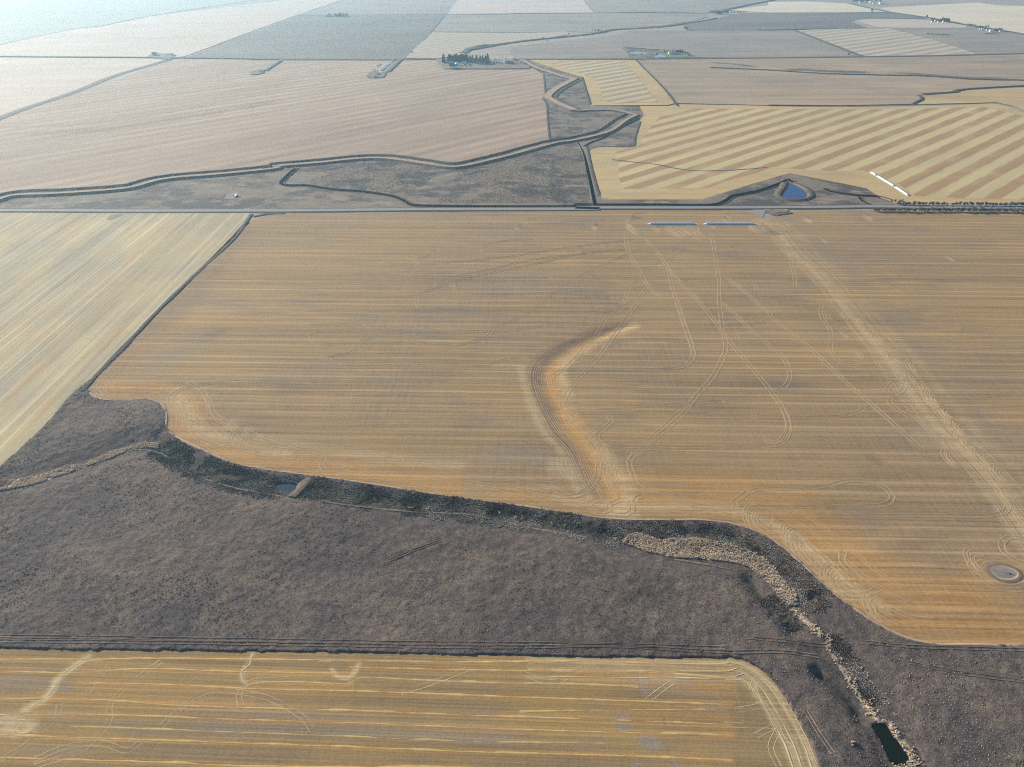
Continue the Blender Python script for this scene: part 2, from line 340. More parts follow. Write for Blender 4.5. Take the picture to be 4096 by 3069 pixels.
def sheet(name, pts, z, mat, kind='structure', label=None, cat=None):
    z = ZL(z, pts)
    bm = bmesh.new(); vs = [bm.verts.new((p[0], p[1], z)) for p in pts]
    f = bm.faces.new(vs); f.normal_update()
    if f.normal.z < 0: f.normal_flip()
    bmesh.ops.triangulate(bm, faces=[f]); me = bpy.data.meshes.new(name); bm.to_mesh(me); bm.free()
    return link(name, me, mat, kind=kind, label=label, cat=cat)
def ragged(pts, amp, L, s=0):
    P = np.array(pts); return P + np.stack([fbm(P[:, 0], P[:, 1], L, 3, s), fbm(P[:, 0], P[:, 1], L, 3, s + 20)], 1) * amp
def ribbon(name, line, prof, mats, z=0.0, ends=0.0, jit=0.0, kind='structure', closed=False, heightf=None, extra=None, **kw):
    """prof: list of (offset, height, fade, material index of the face to the next point)"""
    z = ZL(z, line); P = np.array(line); T = np.gradient(P, axis=0); T /= np.maximum(1e-6, np.linalg.norm(T, axis=1))[:, None]; N = np.stack([-T[:, 1], T[:, 0]], 1)
    n, k = len(P), len(prof); V = []; fd = []
    zz = heightf(P) if heightf else np.zeros(n)
    for i in range(n):
        e = 1.0
        if ends > 0 and not closed: e = min(1.0, i / max(1, ends * n), (n - 1 - i) / max(1, ends * n))
        for j, q in enumerate(prof):
            o = q[0] * (1 + (jit * vnoise(np.array(P[i, 0] / 9. + 7 * j), np.array(P[i, 1] / 9.), j) if jit else 0))
            V.append((P[i, 0] + N[i, 0] * o, P[i, 1] + N[i, 1] * o, z + zz[i] + q[1] * (e if ends else 1))); fd.append(q[2] * e)
    F = []; mi = []
    for i in range(n - 1 + (1 if closed else 0)):
        i2 = (i + 1) % n
        for j in range(k - 1):
            F.append((i * k + j + 1, i * k + j, i2 * k + j, i2 * k + j + 1)); mi.append(prof[j][3] if len(prof[j]) > 3 else 0)
    me = mesh(name, V, F, mi, attrs={'fade': fd}); return link(name, me, mats, kind=kind, **kw)
def join_ribbons(name, lines, prof, mats, z, kind='structure', step=3.0, lat=(0.0,), jit=0.0, ends=.03, hf=None):
    V = []; F = []; mi = []; fd = []
    for ln in lines:
        for la in lat:
            P = np.array(offset(ln, la)) if la else np.array(ln)
            T = np.gradient(P, axis=0); T /= np.maximum(1e-6, np.linalg.norm(T, axis=1))[:, None]; N = np.stack([-T[:, 1], T[:, 0]], 1)
            n, k, b0 = len(P), len(prof), len(V)
            wv = 1 + jit * fbm(P[:, 0] + la * 9, P[:, 1], 14, 3, 5) if jit else np.ones(n)
            hz = hf(P) if hf else np.zeros(n)
            for i in range(n):
                e = min(1.0, (i + .2) / (ends * n + 1), (n - 1 - i + .2) / (ends * n + 1))
                for q in prof: V.append((P[i, 0] + N[i, 0] * q[0] * wv[i], P[i, 1] + N[i, 1] * q[0] * wv[i], z + hz[i] + q[1] * e * wv[i])); fd.append(q[2])
            for i in range(n - 1):
                for j in range(k - 1):
                    F.append((b0 + i * k + j + 1, b0 + i * k + j, b0 + (i + 1) * k + j, b0 + (i + 1) * k + j + 1)); mi.append(prof[j][3] if len(prof[j]) > 3 else 0)
    return link(name, mesh(name, V, F, mi, attrs={'fade': fd}), mats, kind=kind)
def blob(name, c, rx, ry, ang, z, mat, kind='structure', seg=40, rag=.25):
    """soft-edged stain or painted shade: centre fan with fade 1 -> 0"""
    V = [(c[0], c[1], z)]; fd = [.85]; rings = (.35, .75, 1.25)
    for r, f in zip(rings, (.8, .42, -.5)):
        for i in range(seg):
            a = 2 * math.pi * i / seg; k = 1 + rag * float(vnoise(np.array(math.cos(a) * 2 + c[0]), np.array(math.sin(a) * 2 + c[1])))
            x, y = rx * r * k * math.cos(a), ry * r * k * math.sin(a)
            V.append((c[0] + x * math.cos(ang) - y * math.sin(ang), c[1] + x * math.sin(ang) + y * math.cos(ang), z)); fd.append(f)
    F = [(0, 1 + i, 1 + (i + 1) % seg) for i in range(seg)]
    for r in range(2):
        for i in range(seg): F.append((1 + r * seg + i, 1 + (r + 1) * seg + i, 1 + (r + 1) * seg + (i + 1) % seg, 1 + r * seg + (i + 1) % seg))
    return link(name, mesh(name, V, F, attrs={'fade': fd}), mat, kind=kind)

#@@GROUND
# ------------------------------------------------------------------ the ground: one wide sheet around a finely modelled near part
HX0, HX1, HY0, HY1 = -560., 520., 120., 640.
B = 12000.
HY2 = 1000.
gv = [(-B, -3000, 0), (B, -3000, 0), (B, 2 * B - 3000, 0), (-B, 2 * B - 3000, 0), (HX0, HY0, 0), (HX1, HY0, 0), (HX1, HY2, 0), (HX0, HY2, 0),
      (HX0 + 3, HY0 + 3, -6), (HX1 - 3, HY0 + 3, -6), (HX1 - 3, HY2 - 3, -6), (HX0 + 3, HY2 - 3, -6)]
link('ground', mesh('ground', gv, [(0, 1, 5, 4), (1, 2, 6, 5), (2, 3, 7, 6), (3, 0, 4, 7), (4, 5, 9, 8), (5, 6, 10, 9), (6, 7, 11, 10), (7, 4, 8, 11), (8, 9, 10, 11)]), m_base, kind='structure')

bnd_main = g('F 560,390 580,440 640,470 760,478 900,468 960,475 1020,500 1050,540 1058,600 1058,650 1090,690 1300,800 1500,880 1640,905 H 0,185 350,232 700,280 1300,375 1700,430 I 0,628 400,685 800,745 1000,762 1200,765 1650,768 1850,790 J 200,320 360,370 480,430 560,485 700,610 870,770 1000,870 1200,1000 1330,1065 1430,1100 1570,1122 1800,1126 2147,1127')
bnd_main = smooth(bnd_main, step=4)
edge_left = smooth(g('N 1600,95 1480,215 1340,355 1240,455 1020,660 860,835 620,1085'), step=20)      # east side of the left boundary strip
p_main = [tuple(p) for p in ragged(bnd_main, 1.4, 9)] + [(560., bnd_main[-1][1] + 3), (1400., bnd_main[-1][1] + 3), (1400., 1128.)] + \
         g('Q 1060,32 960,34 910,52') + g('C 1880,660 1700,700 1560,640 1400,625 0,622') + g('N 2212,55 1800,52 1690,66') + [tuple(p) for p in ragged(edge_left, 2.0, 25)]
from mathutils.geometry import delaunay_2d_cdt
inner = lambda d: [tuple(p) for p in offset(bnd_main, d)]
def seg(line, a, b): n_ = len(line); return line[int(a * n_):int(b * n_)]
def T_(spec, st=6): return smooth(g(spec), step=st)
haul = smooth(g('C 1640,700 Q 830,140 930,260 1100,420 1220,580 1340,720 1480,890 1600,1060 1700,1190 1860,1358 R 1700,300 2000,640 2212,960 2400,1240'), step=6)
swale = T_('S 1150,190 1000,235 800,310 650,395 560,455 520,520 520,620 560,730 620,850 690,960 790,1060 850,1150 900,1260 960,1370 1010,1480 1040,1580')
SLO = g('J 2015,650')[0]
def FH(P):
    # height of the main field over its flat edge: an old drain and very slight swells
    P = np.asarray(P, float); x, y = P[:, 0], P[:, 1]
    m_ = np.clip((960 - y) / 60, 0, 1) * np.clip((x + 520) / 40, 0, 1) * np.clip((490 - x) / 40, 0, 1) * np.clip(dist_line(x, y, bnd_main[::3]) / 18 - .25, 0, 1)
    m_ = m_ * np.clip(np.hypot(x - SLO[0], y - SLO[1]) / 25 - 1.2, 0, 1)
    return m_ * (1.1 * fbm(x, y, 110, 2, 61) - .55 * np.exp(-(dist_line(x, y, swale) * (1 + .6 * fbm(x, y, 25, 3, 66)) / 9.) ** 2) - .35 * np.exp(-(dist_line(x, y, swale) / 22.) ** 2))
main_stain_shade = [('orange', T_('S 1150,205 1000,262 860,320 740,385 640,450 580,520 575,600 590,680 630,780 680,860'), 9, 1.0), ('orange', T_('S 560,640 620,800 700,930'), 8, .7), ('brown', T_('S 480,450 450,560 480,700 540,830 620,990 700,1090 770,1190 830,1300'), 14, .5), ('brown', T_('S 1060,200 900,240 760,300 620,360 500,440 440,540 450,640 500,750 560,860 600,980 680,1070 740,1170 800,1290'), 10, .75),  # brown and orange along the swale also paint its shaded and lit banks
  ('brown', T_('S 540,640 590,800 640,920 740,1030 830,1110'), 7, .6), ('orange', T_('S 700,900 790,1040 850,1130 920,1250 1000,1350 1050,1430 1050,1530'), 10, .95), ('orange', T_('S 980,1250 1040,1400 1080,1520'), 13, .8),
  ('pale', T_('S 1180,185 1030,250 830,350 700,430 640,510 650,600 690,700'), 6, .6), ('pale', T_('S 340,500 370,640 440,830 520,990 640,1130 700,1220 740,1350 780,1450'), 6, .45), ('pale', T_('S 950,1130 1060,1280 1130,1400 1100,1560 1000,1570'), 8, .5),
  ('pale', T_('F 1110,430 1170,560 1260,660 1500,740 1800,800'), 9, .45), ('brown', T_('N 1560,150 1250,500 900,860 720,1060'), 24, .40), ('orange', T_('N 1300,700 900,900 760,1130'), 22, .30),
  ('pale', haul, 5, .5), ('pale', offset(haul, 10), 6, .25), ('pale', offset(haul, 28), 10, .22), ('pale', offset(haul, -10), 5, .25), ('grey', offset(haul, 44), 20, .30),
  ('orange', seg(inner(16), .02, .24), 15, .72), ('orange', seg(inner(10), .16, .5), 12, .75), ('orange', seg(inner(24), .2, .5), 12, .42), ('pale', seg(inner(34), .22, .5), 9, .35), ('orange', seg(inner(12), .55, .99), 13, .68), ('orange', seg(inner(34), .66, .99), 30, .58), ('orange', seg(inner(8), .86, 1), 16, .6), ('pale', seg(inner(14), .6, .9), 5, .55),
  ('orange', g('S 1680,1440 1841,1430'), 9, .55), ('brown', g('S 1600,1430 1640,1400'), 7, .5), ('orange', g('R 480,900 600,960 720,1010'), 11, .6), ('brown', g('R 1200,1110 1420,1090'), 10, .45), ('brown', g('R 1080,430 1120,450'), 5, .5), ('grey', g('R 1300,400 1350,390'), 5, .5),
  ('grey', g('S 150,1150 350,1120 560,1180'), 16, .55), ('grey', g('S 545,790 570,900'), 9, .75), ('pale', g('S 620,1220 700,1250'), 10, .45), ('grey', g('N 1000,980 1150,930 1300,830'), 20, .55), ('brown', g('N 1330,820 1400,800'), 9, .5), ('brown', g('N 640,1150 720,1190'), 10, .5),
  ('grey', g('C 560,770 900,790 1300,790'), 12, .45), ('grey', g('C 1560,650 1700,640 1880,720'), 18, .6), ('grey', T_('I 550,350 640,380 720,520'), 9, .5), ('pale', g('S 1010,1560 1110,1570'), 7, .8), ('pale', g('J 900,780 1000,800'), 8, .5), ('orange', g('J 1060,700 1500,730 1900,700 2147,640'), 12, .35)]
def field_mesh(name, poly, z, mat, bounds, stains, hf=None):
    poly = [tuple(map(float, p)) for p in poly]; P = [Vector(p) for p in poly]; n0 = len(P)
    for x0, x1, y0, y1, d in bounds:
        gx, gy = np.meshgrid(np.arange(x0, x1, d), np.arange(y0, y1, d)); gx = gx + rng.uniform(-.2, .2, gx.shape) * d; gy = gy + rng.uniform(-.2, .2, gy.shape) * d; gx, gy = gx.ravel(), gy.ravel()
        k = inside(gx, gy, poly[::1]) & (dist_line(gx, gy, poly) > d * .45); gx, gy = gx[k], gy[k]
        P += [Vector((float(a), float(b))) for a, b in zip(gx, gy)]
    V, E_, F, *_ = delaunay_2d_cdt(P, [(i, (i + 1) % n0) for i in range(n0)], [], 1, 1e-4)
    V = np.array([(v.x, v.y) for v in V]); h = hf(V) if hf else np.zeros(len(V)); at = {k: np.zeros(len(V)) for k in ('orange', 'brown', 'pale', 'grey')}
    for kind, ln, w_, f in stains:
        L_ = np.array(ln); m_ = (V[:, 0] > L_[:, 0].min() - 3 * w_) & (V[:, 0] < L_[:, 0].max() + 3 * w_) & (V[:, 1] > L_[:, 1].min() - 3 * w_) & (V[:, 1] < L_[:, 1].max() + 3 * w_)
        d = dist_line(V[m_, 0], V[m_, 1], [tuple(p) for p in ln]) * (1 + .5 * fbm(V[m_, 0], V[m_, 1], w_ * 2.5, 2, 31)); at[kind][m_] = np.maximum(at[kind][m_], f * np.exp(-(d / w_) ** 2))
    F = [tuple(f) if ((V[f[1]][0] - V[f[0]][0]) * (V[f[2]][1] - V[f[0]][1]) - (V[f[2]][0] - V[f[0]][0]) * (V[f[1]][1] - V[f[0]][1])) > 0 else tuple(f)[::-1] for f in F]
    return link(name, bigmesh(name, np.column_stack([V, h + z]), np.array(F), at, True), mat, kind='structure')
field_mesh('stubble_field', p_main, .25, m_main, ((-520, 500, 300, 700, 3.0), (-520, 900, 703, 1105, 6.0)), main_stain_shade, FH)
p_pale = g('N 1560,50 1578,58 1575,75') + smooth(g('N 1575,78 1440,228 1320,348 1215,452 1000,655 840,825 600,1078 450,1200 F 280,640 150,760 0,895'), step=15) + g('V -200,1180 -800,1180 -700,462 N 0,50')
sheet('pale_stubble_field', ragged(p_pale, 1.2, 20), .25, m_pale)
fore_top = smooth(g('K -300,143 0,145 1000,155 L 0,166 1000,184 2212,194 M 0,612 60,614 120,625 250,690 380,820 480,970 560,1110 640,1260 700,1422 760,1560 820,1800'), step=2.5)
p_fore = [tuple(p) for p in ragged(fore_top, .7, 5)] + [(190., 100.), (-700., 100.), (-700., fore_top[0][1])]
fc = seg(fore_top, .62, 1)
fore_stains = [('pale', offset(fc, -3), 2.2, .7), ('pale', offset(fc, -8), 1.8, .45), ('pale', offset(fc, -14), 2.5, .4), ('pale', T_('K 520,190 440,250 340,320 310,380 260,440 150,500', 2), 3.0, .85), ('pale', T_('K -40,560 60,570 190,600 120,640 40,600', 2), 4.0, .8),
  ('pale', T_('K 1955,260 1985,300 2060,312 2118,230', 2), 1.6, .8), ('pale', T_('K 1490,170 1425,300 1450,350', 2), 1.6, .6), ('pale', T_('M 200,800 240,900 330,1020 420,1200 500,1300 540,1422', 2), 3, .5), ('pale', T_('M 350,1000 430,1150', 2), 5, .4),
  ('grey', g('L 1725,350 1745,385'), 3.6, 1.4), ('grey', g('L 1850,360 1990,345'), 3.8, 1.4), ('grey', g('L 1960,400 2170,420'), 4, .7), ('grey', g('L 1600,535 1605,610'), 3.4, 1.6), ('grey', g('L 1740,680 1790,700'), 3.5, 1.2), ('grey', g('L 1965,235 1970,250'), 2.4, .9), ('grey', g('L 2120,480 2200,490'), 4, .6),
  ('grey', g('L 1690,815 1692,830'), 2.5, .8), ('grey', g('L 1915,820 1930,830'), 2.5, .8), ('grey', g('K 1200,560 1600,565 2100,590'), 8, .55), ('grey', g('L 0,600 500,640 900,660'), 9, .55), ('grey', g('K 340,370 400,380'), 3, .9), ('grey', g('K 0,330 300,360'), 5, .45), ('grey', g('K 300,540 800,575'), 5, .4),
  ('grey', g('K 100,745 500,750'), 4, .4), ('orange', g('K 500,330 1000,370 1500,390 2000,410'), 6, .35), ('orange', g('L 1300,290 1700,320 2212,380'), 8, .45), ('orange', g('K 200,410 900,450 1500,470'), 5, .4), ('orange', g('K 1450,345 2075,350'), 1.3, .9), ('orange', g('K 160,500 330,450'), 1.4, .8), ('orange', g('L 1500,500 2212,560'), 7, .4)]
rows_src = '''K -60,205 600,205 1000,200 1500,206 2064,212 L 700,222 1300,215 1800,228 2250,238
K -60,272 400,285 850,262 1400,278 2064,290
L 0,253 700,268 1300,276 1700,280 2250,318
K 450,345 1000,355 1500,380 2064,392 L 900,425 1750,455 2250,472
K -60,435 600,445 1000,475 2064,508 L 700,535 1600,565 2250,590
K 150,530 700,535 1400,560 2064,580 L 1000,620 2250,652
K -60,650 1000,685 2064,722 L 700,750 1600,775 2250,800
K -60,785 1000,815 1500,838 L 700,842'''
fore_stains += [('orange', T_(l_, 3), 2.2, .62) for l_ in rows_src.split('\n')]
field_mesh('straw_field', p_fore, .25, m_fore, ((-330, 190, 185, 275, 1.6),), fore_stains)

# --- near pasture: relief, creek valley, dugout
creek = smooth(g('F -200,1010 0,985 300,940 560,860 700,790 900,740 1010,760 1250,890 1500,985 1780,1030 H 300,330 900,440 1500,520 2100,585 I 500,790 950,930 1500,990 1900,1030 2150,1180 J 520,720 620,860 720,980 830,1080 890,1200 960,1300 1060,1450 1180,1600 M 1180,1100 1280,1290 1360,1500'), step=8)
dug = smooth(g('M 1085,1095 1190,1088 1240,1150 1320,1260 1375,1345 1365,1395 1280,1415 1235,1375 1185,1270 1125,1165'), True, 2)
pondF = smooth(g('F 1735,1000 1790,990 1860,1000 1890,1020 1860,1045 1800,1050 1755,1030'), True, 2)
GUL = [(smooth(g(a), step=6), d, w) for a, d, w in (('M 700,735 850,835 960,930 1050,1060', 3.2, 5), ('J 340,700 430,830 560,900 620,1010', 3.0, 6), ('J 740,820 810,790 870,765', 2.2, 4),
       ('I 1500,860 1700,820 1850,900', 1.8, 6), ('M 560,930 650,1120 760,1300', .9, 3), ('I 0,700 500,830 900,890', 1.2, 5))]
step = 1.15
xs = np.arange(HX0, HX1 + .01, step); ys = np.arange(HY0, HY1 + .01, step); GX, GY = np.meshgrid(xs, ys)
def dmask(poly, rng_=30):
    P = np.array(poly); x0, y0 = P.min(0) - rng_; x1, y1 = P.max(0) + rng_; return x0, y0, x1, y1
def terrain(X, Y):
    sh = X.shape; X = X.ravel(); Y = Y.ravel()
    rel = 1.9 * fbm(X, Y, 90, 3, 1) + .5 * fbm(X, Y, 30, 3, 9)
    hum = .42 * fbm(X, Y, 5.5, 3, 4) + .4 * np.maximum(0, fbm(X, Y, 2.4, 2, 12))
    dc = dist_line(X, Y, creek[::2]); val = np.exp(-(dc / 16.) ** 2)
    for gl, gd, gw in GUL: val = val; rel = rel - gd * np.exp(-(dist_line(X, Y, gl) / gw) ** 2)
    cop = .75 + rel * .8 + hum
    Z = cop - 2.0 * val
    fl = np.zeros(X.shape, bool)
    for P, edge in ((p_main, bnd_main), (p_fore, fore_top), (p_pale, None)):
        ins = inside(X, Y, P)
        d = dist_line(X, Y, (edge if edge is not None else p_pale)[::2] if len(P) > 60 else P)
        k = np.clip(d / 14., 0, 1); k = k * k * (3 - 2 * k)
        cano = .72 + .5 * fbm(X, Y, 3.2, 2, 30)
        Z = np.where(ins, -.6, Z * k + cano * (1 - k))
        fl |= ins
    for P, dep in ((dug, 2.4), (pondF, 1.2)):
        x0, y0, x1, y1 = dmask(P); w_ = (X > x0) & (X < x1) & (Y > y0) & (Y < y1)
        Xi, Yi = X[w_], Y[w_]; ins = inside(Xi, Yi, P); d = dist_line(Xi, Yi, P, True)
        z0 = -1.5 if P is dug else -1.5
        rim = np.clip(1 - d / 7., 0, 1)
        zz = Z[w_] * (1 - rim) + rim * (z0 + .35 + .2 * fbm(Xi, Yi, 3, 2, 3)); zz = np.where(ins, z0 - np.clip(d, 0, 2) * .6, zz); Z[w_] = zz
    terrain.mask = fl.reshape(sh)
    return Z.reshape(sh)
GZ = terrain(GX, GY); GM = terrain.mask
for k in range(2): pass
eb = np.minimum.reduce([np.abs(GX - HX0), np.abs(GX - HX1), np.abs(GY - HY0), np.abs(GY - HY1)])
GZ = np.where(eb < 1, -.3, GZ)
nx, ny = len(xs), len(ys); idx = np.arange(nx * ny).reshape(ny, nx)
Fq = np.stack([idx[:-1, :-1].ravel(), idx[:-1, 1:].ravel(), idx[1:, 1:].ravel(), idx[1:, :-1].ravel()], 1)
# keep only what the photograph can see, the fields lie on top elsewhere
vis = ~(GM[:-1, :-1] & GM[1:, 1:] & GM[:-1, 1:] & GM[1:, :-1]).ravel()
marsh_line = smooth(g('F 1010,770 1250,900 1500,985 1780,1040 H 300,340 900,440 1500,520 2100,590 I 500,800 950,900'), step=8)
dm = dist_line(GX.ravel()[::1], GY.ravel(), marsh_line[::2])
wet_shade = np.clip(1.35 - dm / 11., 0, 1)
for gl, gd, gw in GUL[:3]: wet_shade = np.maximum(wet_shade, np.clip(.75 - dist_line(GX.ravel(), GY.ravel(), gl) / (gw * 1.6), 0, 1))  # gullies: damp dark brush, plus valley-slope shade put into the colour
valc = np.clip(1.25 - dist_line(GX.ravel(), GY.ravel(), creek[::2]) / 20., 0, 1)
reedA = g('F -150,1010 0,985 160,965 300,925 420,880 540,870 560,850 700,790 800,765 900,735 1000,740 1000,772 900,768 800,790 700,832 590,867 480,907 350,955 200,1012 0,1052 -150,1075')
reedB = g('I 980,935 1030,880 1100,865 1200,890 1300,925 1400,905 1600,905 1800,940 1950,990 2080,1035 J 340,515 420,540 500,620 560,700 640,780 645,860 590,860 520,800 470,730 400,650 330,600 220,570 0,552 I 1700,1072 1400,1062 1200,1022 1050,967')
reedm = np.zeros(len(wet_shade))
for pl in (reedA, reedB): reedm = np.maximum(reedm, inside(GX.ravel(), GY.ravel(), pl) * 1.0)
for sp in ('J 630,890 700,960 780,1030 850,1090 870,1150 900,1200 940,1270 990,1340 1050,1430 1090,1480 1170,1600', 'M 1210,1085 1245,1130 1310,1215 1375,1300 1400,1345'): reedm = np.maximum(reedm, np.clip(1.3 - dist_line(GX.ravel(), GY.ravel(), smooth(g(sp), step=5)) / 2.2, 0, 1))
n = NT('pasture_ground')
p1 = n.noise(n.mapping(0, (1 / 75, 1 / 60, 1)), 1, 5, .6, .4); p2 = n.noise(n.mapping(0, (1 / 30, 1 / 22, 1), (20, 4, 0)), 1, 5, .62, .3)
gr = n.noise(n.mapping(0, (1 / 1.3, 1 / 1.3, 1)), 1, 3, .7); g2 = n.noise(n.mapping(0, (1 / 6, 1 / 6, 1)), 1, 3, .6)
c = n.mix(n.rmap(p1, .42, .58), (.128, .102, .090), (.086, .075, .074)); c = n.mix(n.rmap(p2, .52, .72), c, (.160, .130, .098)); c = n.mix(n.rmap(n.noise(n.mapping(.6, (1 / 60, 1 / 9, 1), (2, 2, 0)), 1, 4, .6), .55, .75), c, (.098, .078, .072))
c = n.mix(n.rmap(n.math('ADD', n.attr('wet_shade'), n.math('MULTIPLY', n.math('SUBTRACT', g2, .5), .8)), .35, .75), c, (.058, .060, .046))
c = n.mix(n.math('MULTIPLY', n.rmap(n.math('ADD', n.attr('val'), n.math('MULTIPLY', n.math('SUBTRACT', p2, .5), 1.2)), .3, .9), .45), c, (.06, .055, .055))
c = n.mix(n.rmap(n.math('ADD', n.attr('reed'), n.math('SUBTRACT', gr, .5)), .35, .8), c, (.38, .31, .235))
n.base(n.scale(c, n.math('ADD', n.rmap(gr, .3, .7, .55, 1.45), n.math('MULTIPLY', n.math('SUBTRACT', g2, .5), .9)))); n.bump(n.math('ADD', gr, g2), .35)
link('pasture', bigmesh('pasture', np.stack([GX.ravel(), GY.ravel(), GZ.ravel()], 1), Fq[vis], {'wet_shade': wet_shade, 'val': valc, 'reed': reedm}, True), n.m, kind='structure')
def HT(P):
    P = np.atleast_2d(np.array(P, float)); fx = (P[:, 0] - HX0) / step; fy = (P[:, 1] - HY0) / step
    i = np.clip(fx.astype(int), 0, nx - 2); j = np.clip(fy.astype(int), 0, ny - 2); a = fx - i; b = fy - j
    z = GZ[j, i] * (1 - a) * (1 - b) + GZ[j, i + 1] * a * (1 - b) + GZ[j + 1, i] * (1 - a) * b + GZ[j + 1, i + 1] * a * b
    return np.where((fx < 0) | (fy < 0) | (fx > nx - 1) | (fy > ny - 1), .1, z)
sheet('dugout_water', dug, -1.65, m_wat2)
sheet('slough_water', pondF, -1.62, m_wat3)

# --- everything beyond the main road
def S(name, spec, z, mat, rag=3, L=60, sm=False, ext=None):
    p = g(spec)
    q = []
    for i in range(len(p)):
        a = np.array(p[i]); b = np.array(p[(i + 1) % len(p)]); m = max(1, min(60, int(np.linalg.norm(b - a) / 25)))
        q += [tuple(a + (b - a) * k / m) for k in range(m)]
    if sm: q = smooth(p, True, 10)
    return sheet(name, ragged(q, rag, L), z, mat)
S('middle_pasture', 'V -300,462 -300,400 -20,418 E 320,1200 370,1180 330,700 260,600 270,240 -130,60 -20,30 500,200 840,300 950,650 960,720 1000,735 1700,712 1740,850 1700,950 1620,1200 1590,1310 U 0,270 -20,300 V 1300,430 C 330,530 1130,530 1890,290 2212,350 D 830,430 1060,560 1060,600 0,606 V 1106,456 0,461', .12, m_midpast)
S('tan_stubble_field', 'V -2,250 -140,300 -160,417 A 160,358 460,350 780,310 1120,272 1500,230 1900,185 2212,150 B 300,150 620,115 800,122 1040,160 1220,165 1480,120 1860,20 E 340,1260 355,1230 300,660 262,610 290,560 265,245 230,225 T3 150,602 0,600 T2 1640,590 1570,510 1280,512 0,511 T1 1600,510 1500,525 640,805 170,955', .14, m_tan, 4)
SF = 'U 218,58 380,50 900,54 1650,62 1900,52 2050,45 2120,60 2212,92 2600,230 2800,585 D 2212,570 1080,566 960,520 820,432 600,385 300,325 140,295 C 1890,295 1650,365 1400,440 1120,527 330,525 250,510 215,480 170,330 118,120 140,88 180,75 250,62 510,55 550,0 E 1640,1100 1700,900 1780,860 1740,820 1690,735 1720,712'
S('strip_field_headland', SF, .16, m_head, 2)
S('strip_field', 'U 330,100 480,72 1500,76 2000,62 2120,90 2212,110 2500,260 2600,560 1650,530 1560,470 1380,395 1100,395 900,378 700,440 560,487 110,490 80,300 200,262 280,150', .20, m_strip, 5, 30)
S('middle_strip_field_headland', 'E 60,45 1640,45 1700,110 2010,430 2190,670 2190,690 2100,712 1000,718 960,700 900,500 840,300 500,200', .16, m_head, 2)
S('middle_strip_field', 'E 330,75 1460,62 1560,180 1900,600 1960,660 1300,690 1170,640 1110,480 1030,310 700,210', .20, m_strip2, 5, 30)
S('far_strip_field', 'T4 225,266 500,254 1050,247 1400,340 1810,470 1400,483 830,492', .16, m_strip3, 3)
S('northwest_strip_field', 'T2 1540,280 2212,285 T3 470,278 492,290 480,304 250,340 0,368 T2 1990,385 1900,410 1830,440 1780,470 1600,495 1315,495 1360,440', .16, m_strip4, 4)
S('dark_stubble_field', 'T1 1600,505 2212,262 T2 400,133 1650,127 1530,275 1420,400 1295,505', .14, m_dark, 5, 90)
S('grey_stubble_field', 'T2 1655,128 2212,124 T3 700,118 1300,113 1650,122 1690,150 1560,185 1300,225 1000,250 850,262 740,280 490,278 T2 2212,276 1545,272', .13, m_grey, 5, 90)
S('pink_stubble_field', 'T2 1665,122 1800,-60 3000,-60 T3 590,-60 612,0 708,114 0,120', .15, m_pink, 4, 60)
S('north_grey_field', 'T3 616,0 600,-40 2600,-60 2230,8 1880,80 1720,95 1690,116 1300,108 712,113', .14, m_grey, 5, 90)
S('north_field', 'T2 830,-4 860,-60 1830,-60 1798,0 1655,122 405,128', .13, m_grey, 5, 90)
S('valley_grey_field', 'T3 80,512 -20,470 0,405 300,370 560,345 940,300 1010,268 2212,268 T4 210,267 800,490 0,503 T3 1560,500 1400,440 960,412 1040,510', .14, m_grey, 4, 60)
S('east_tan_field', 'T3 1080,520 2212,510 T4 0,508 1000,497 2212,473 2600,470 2700,760 2212,770 1990,780 T4 1640,800 1330,830 1250,905 700,915 0,914 T3 1400,895 1385,870', .14, m_tan2, 4, 60)
S('east_yellow_field', 'T4 1335,830 1640,800 1760,782 2212,762 2700,760 2700,1100 2212,960 2120,920 1960,890 1250,908 1290,870', .15, m_head, 4, 40)
S('cream_field', 'T3 1870,90 2212,50 T4 0,20 330,16 700,34 1030,106 700,110 0,113 T3 2212,114', .16, m_cream, 4)
S('cream_field_northeast', 'T4 960,72 1500,40 1800,25 2000,50 2400,60 2600,380 2212,298 2000,262 1700,215 1380,152 1060,105', .15, m_cream, 6, 90)
S('dark_slope_field', 'T3 2010,118 T4 0,115 1040,110 1380,158 1300,165 800,170 700,185 860,245 500,252 200,262 0,262 T3 2212,262 1500,262 1480,215 1760,165 1900,125', .145, m_dark, 5, 70)
S('rose_field', 'T4 745,178 860,168 1250,168 1500,190 1720,225 1700,242 1060,244 960,244', .15, m_pink, 4, 60)
S('northeast_grey_field', 'T4 1060,246 1700,240 1720,225 2212,300 2700,420 2700,470 1815,470 1400,338', .14, m_grey, 5, 60)
S('green_crop_field', 'T1 -1500,1000 -1500,-400 2600,-200 2212,0 1600,92 1300,140 1050,190 870,228 690,245 300,320 0,392', .13, m_green, 8, 120)
S('west_pink_field', 'T1 -1500,1010 0,395 300,322 690,247 900,230 1300,142 2000,60 T2 400,-10 780,0 400,130 0,272 T1 1590,492 1480,502 0,490 -600,488', .12, m_pink, 8, 120)
S('southwest_pink_field', 'T1 -600,500 0,497 1440,508 640,795 175,945 -500,1150', .13, m_pink, 6, 90)

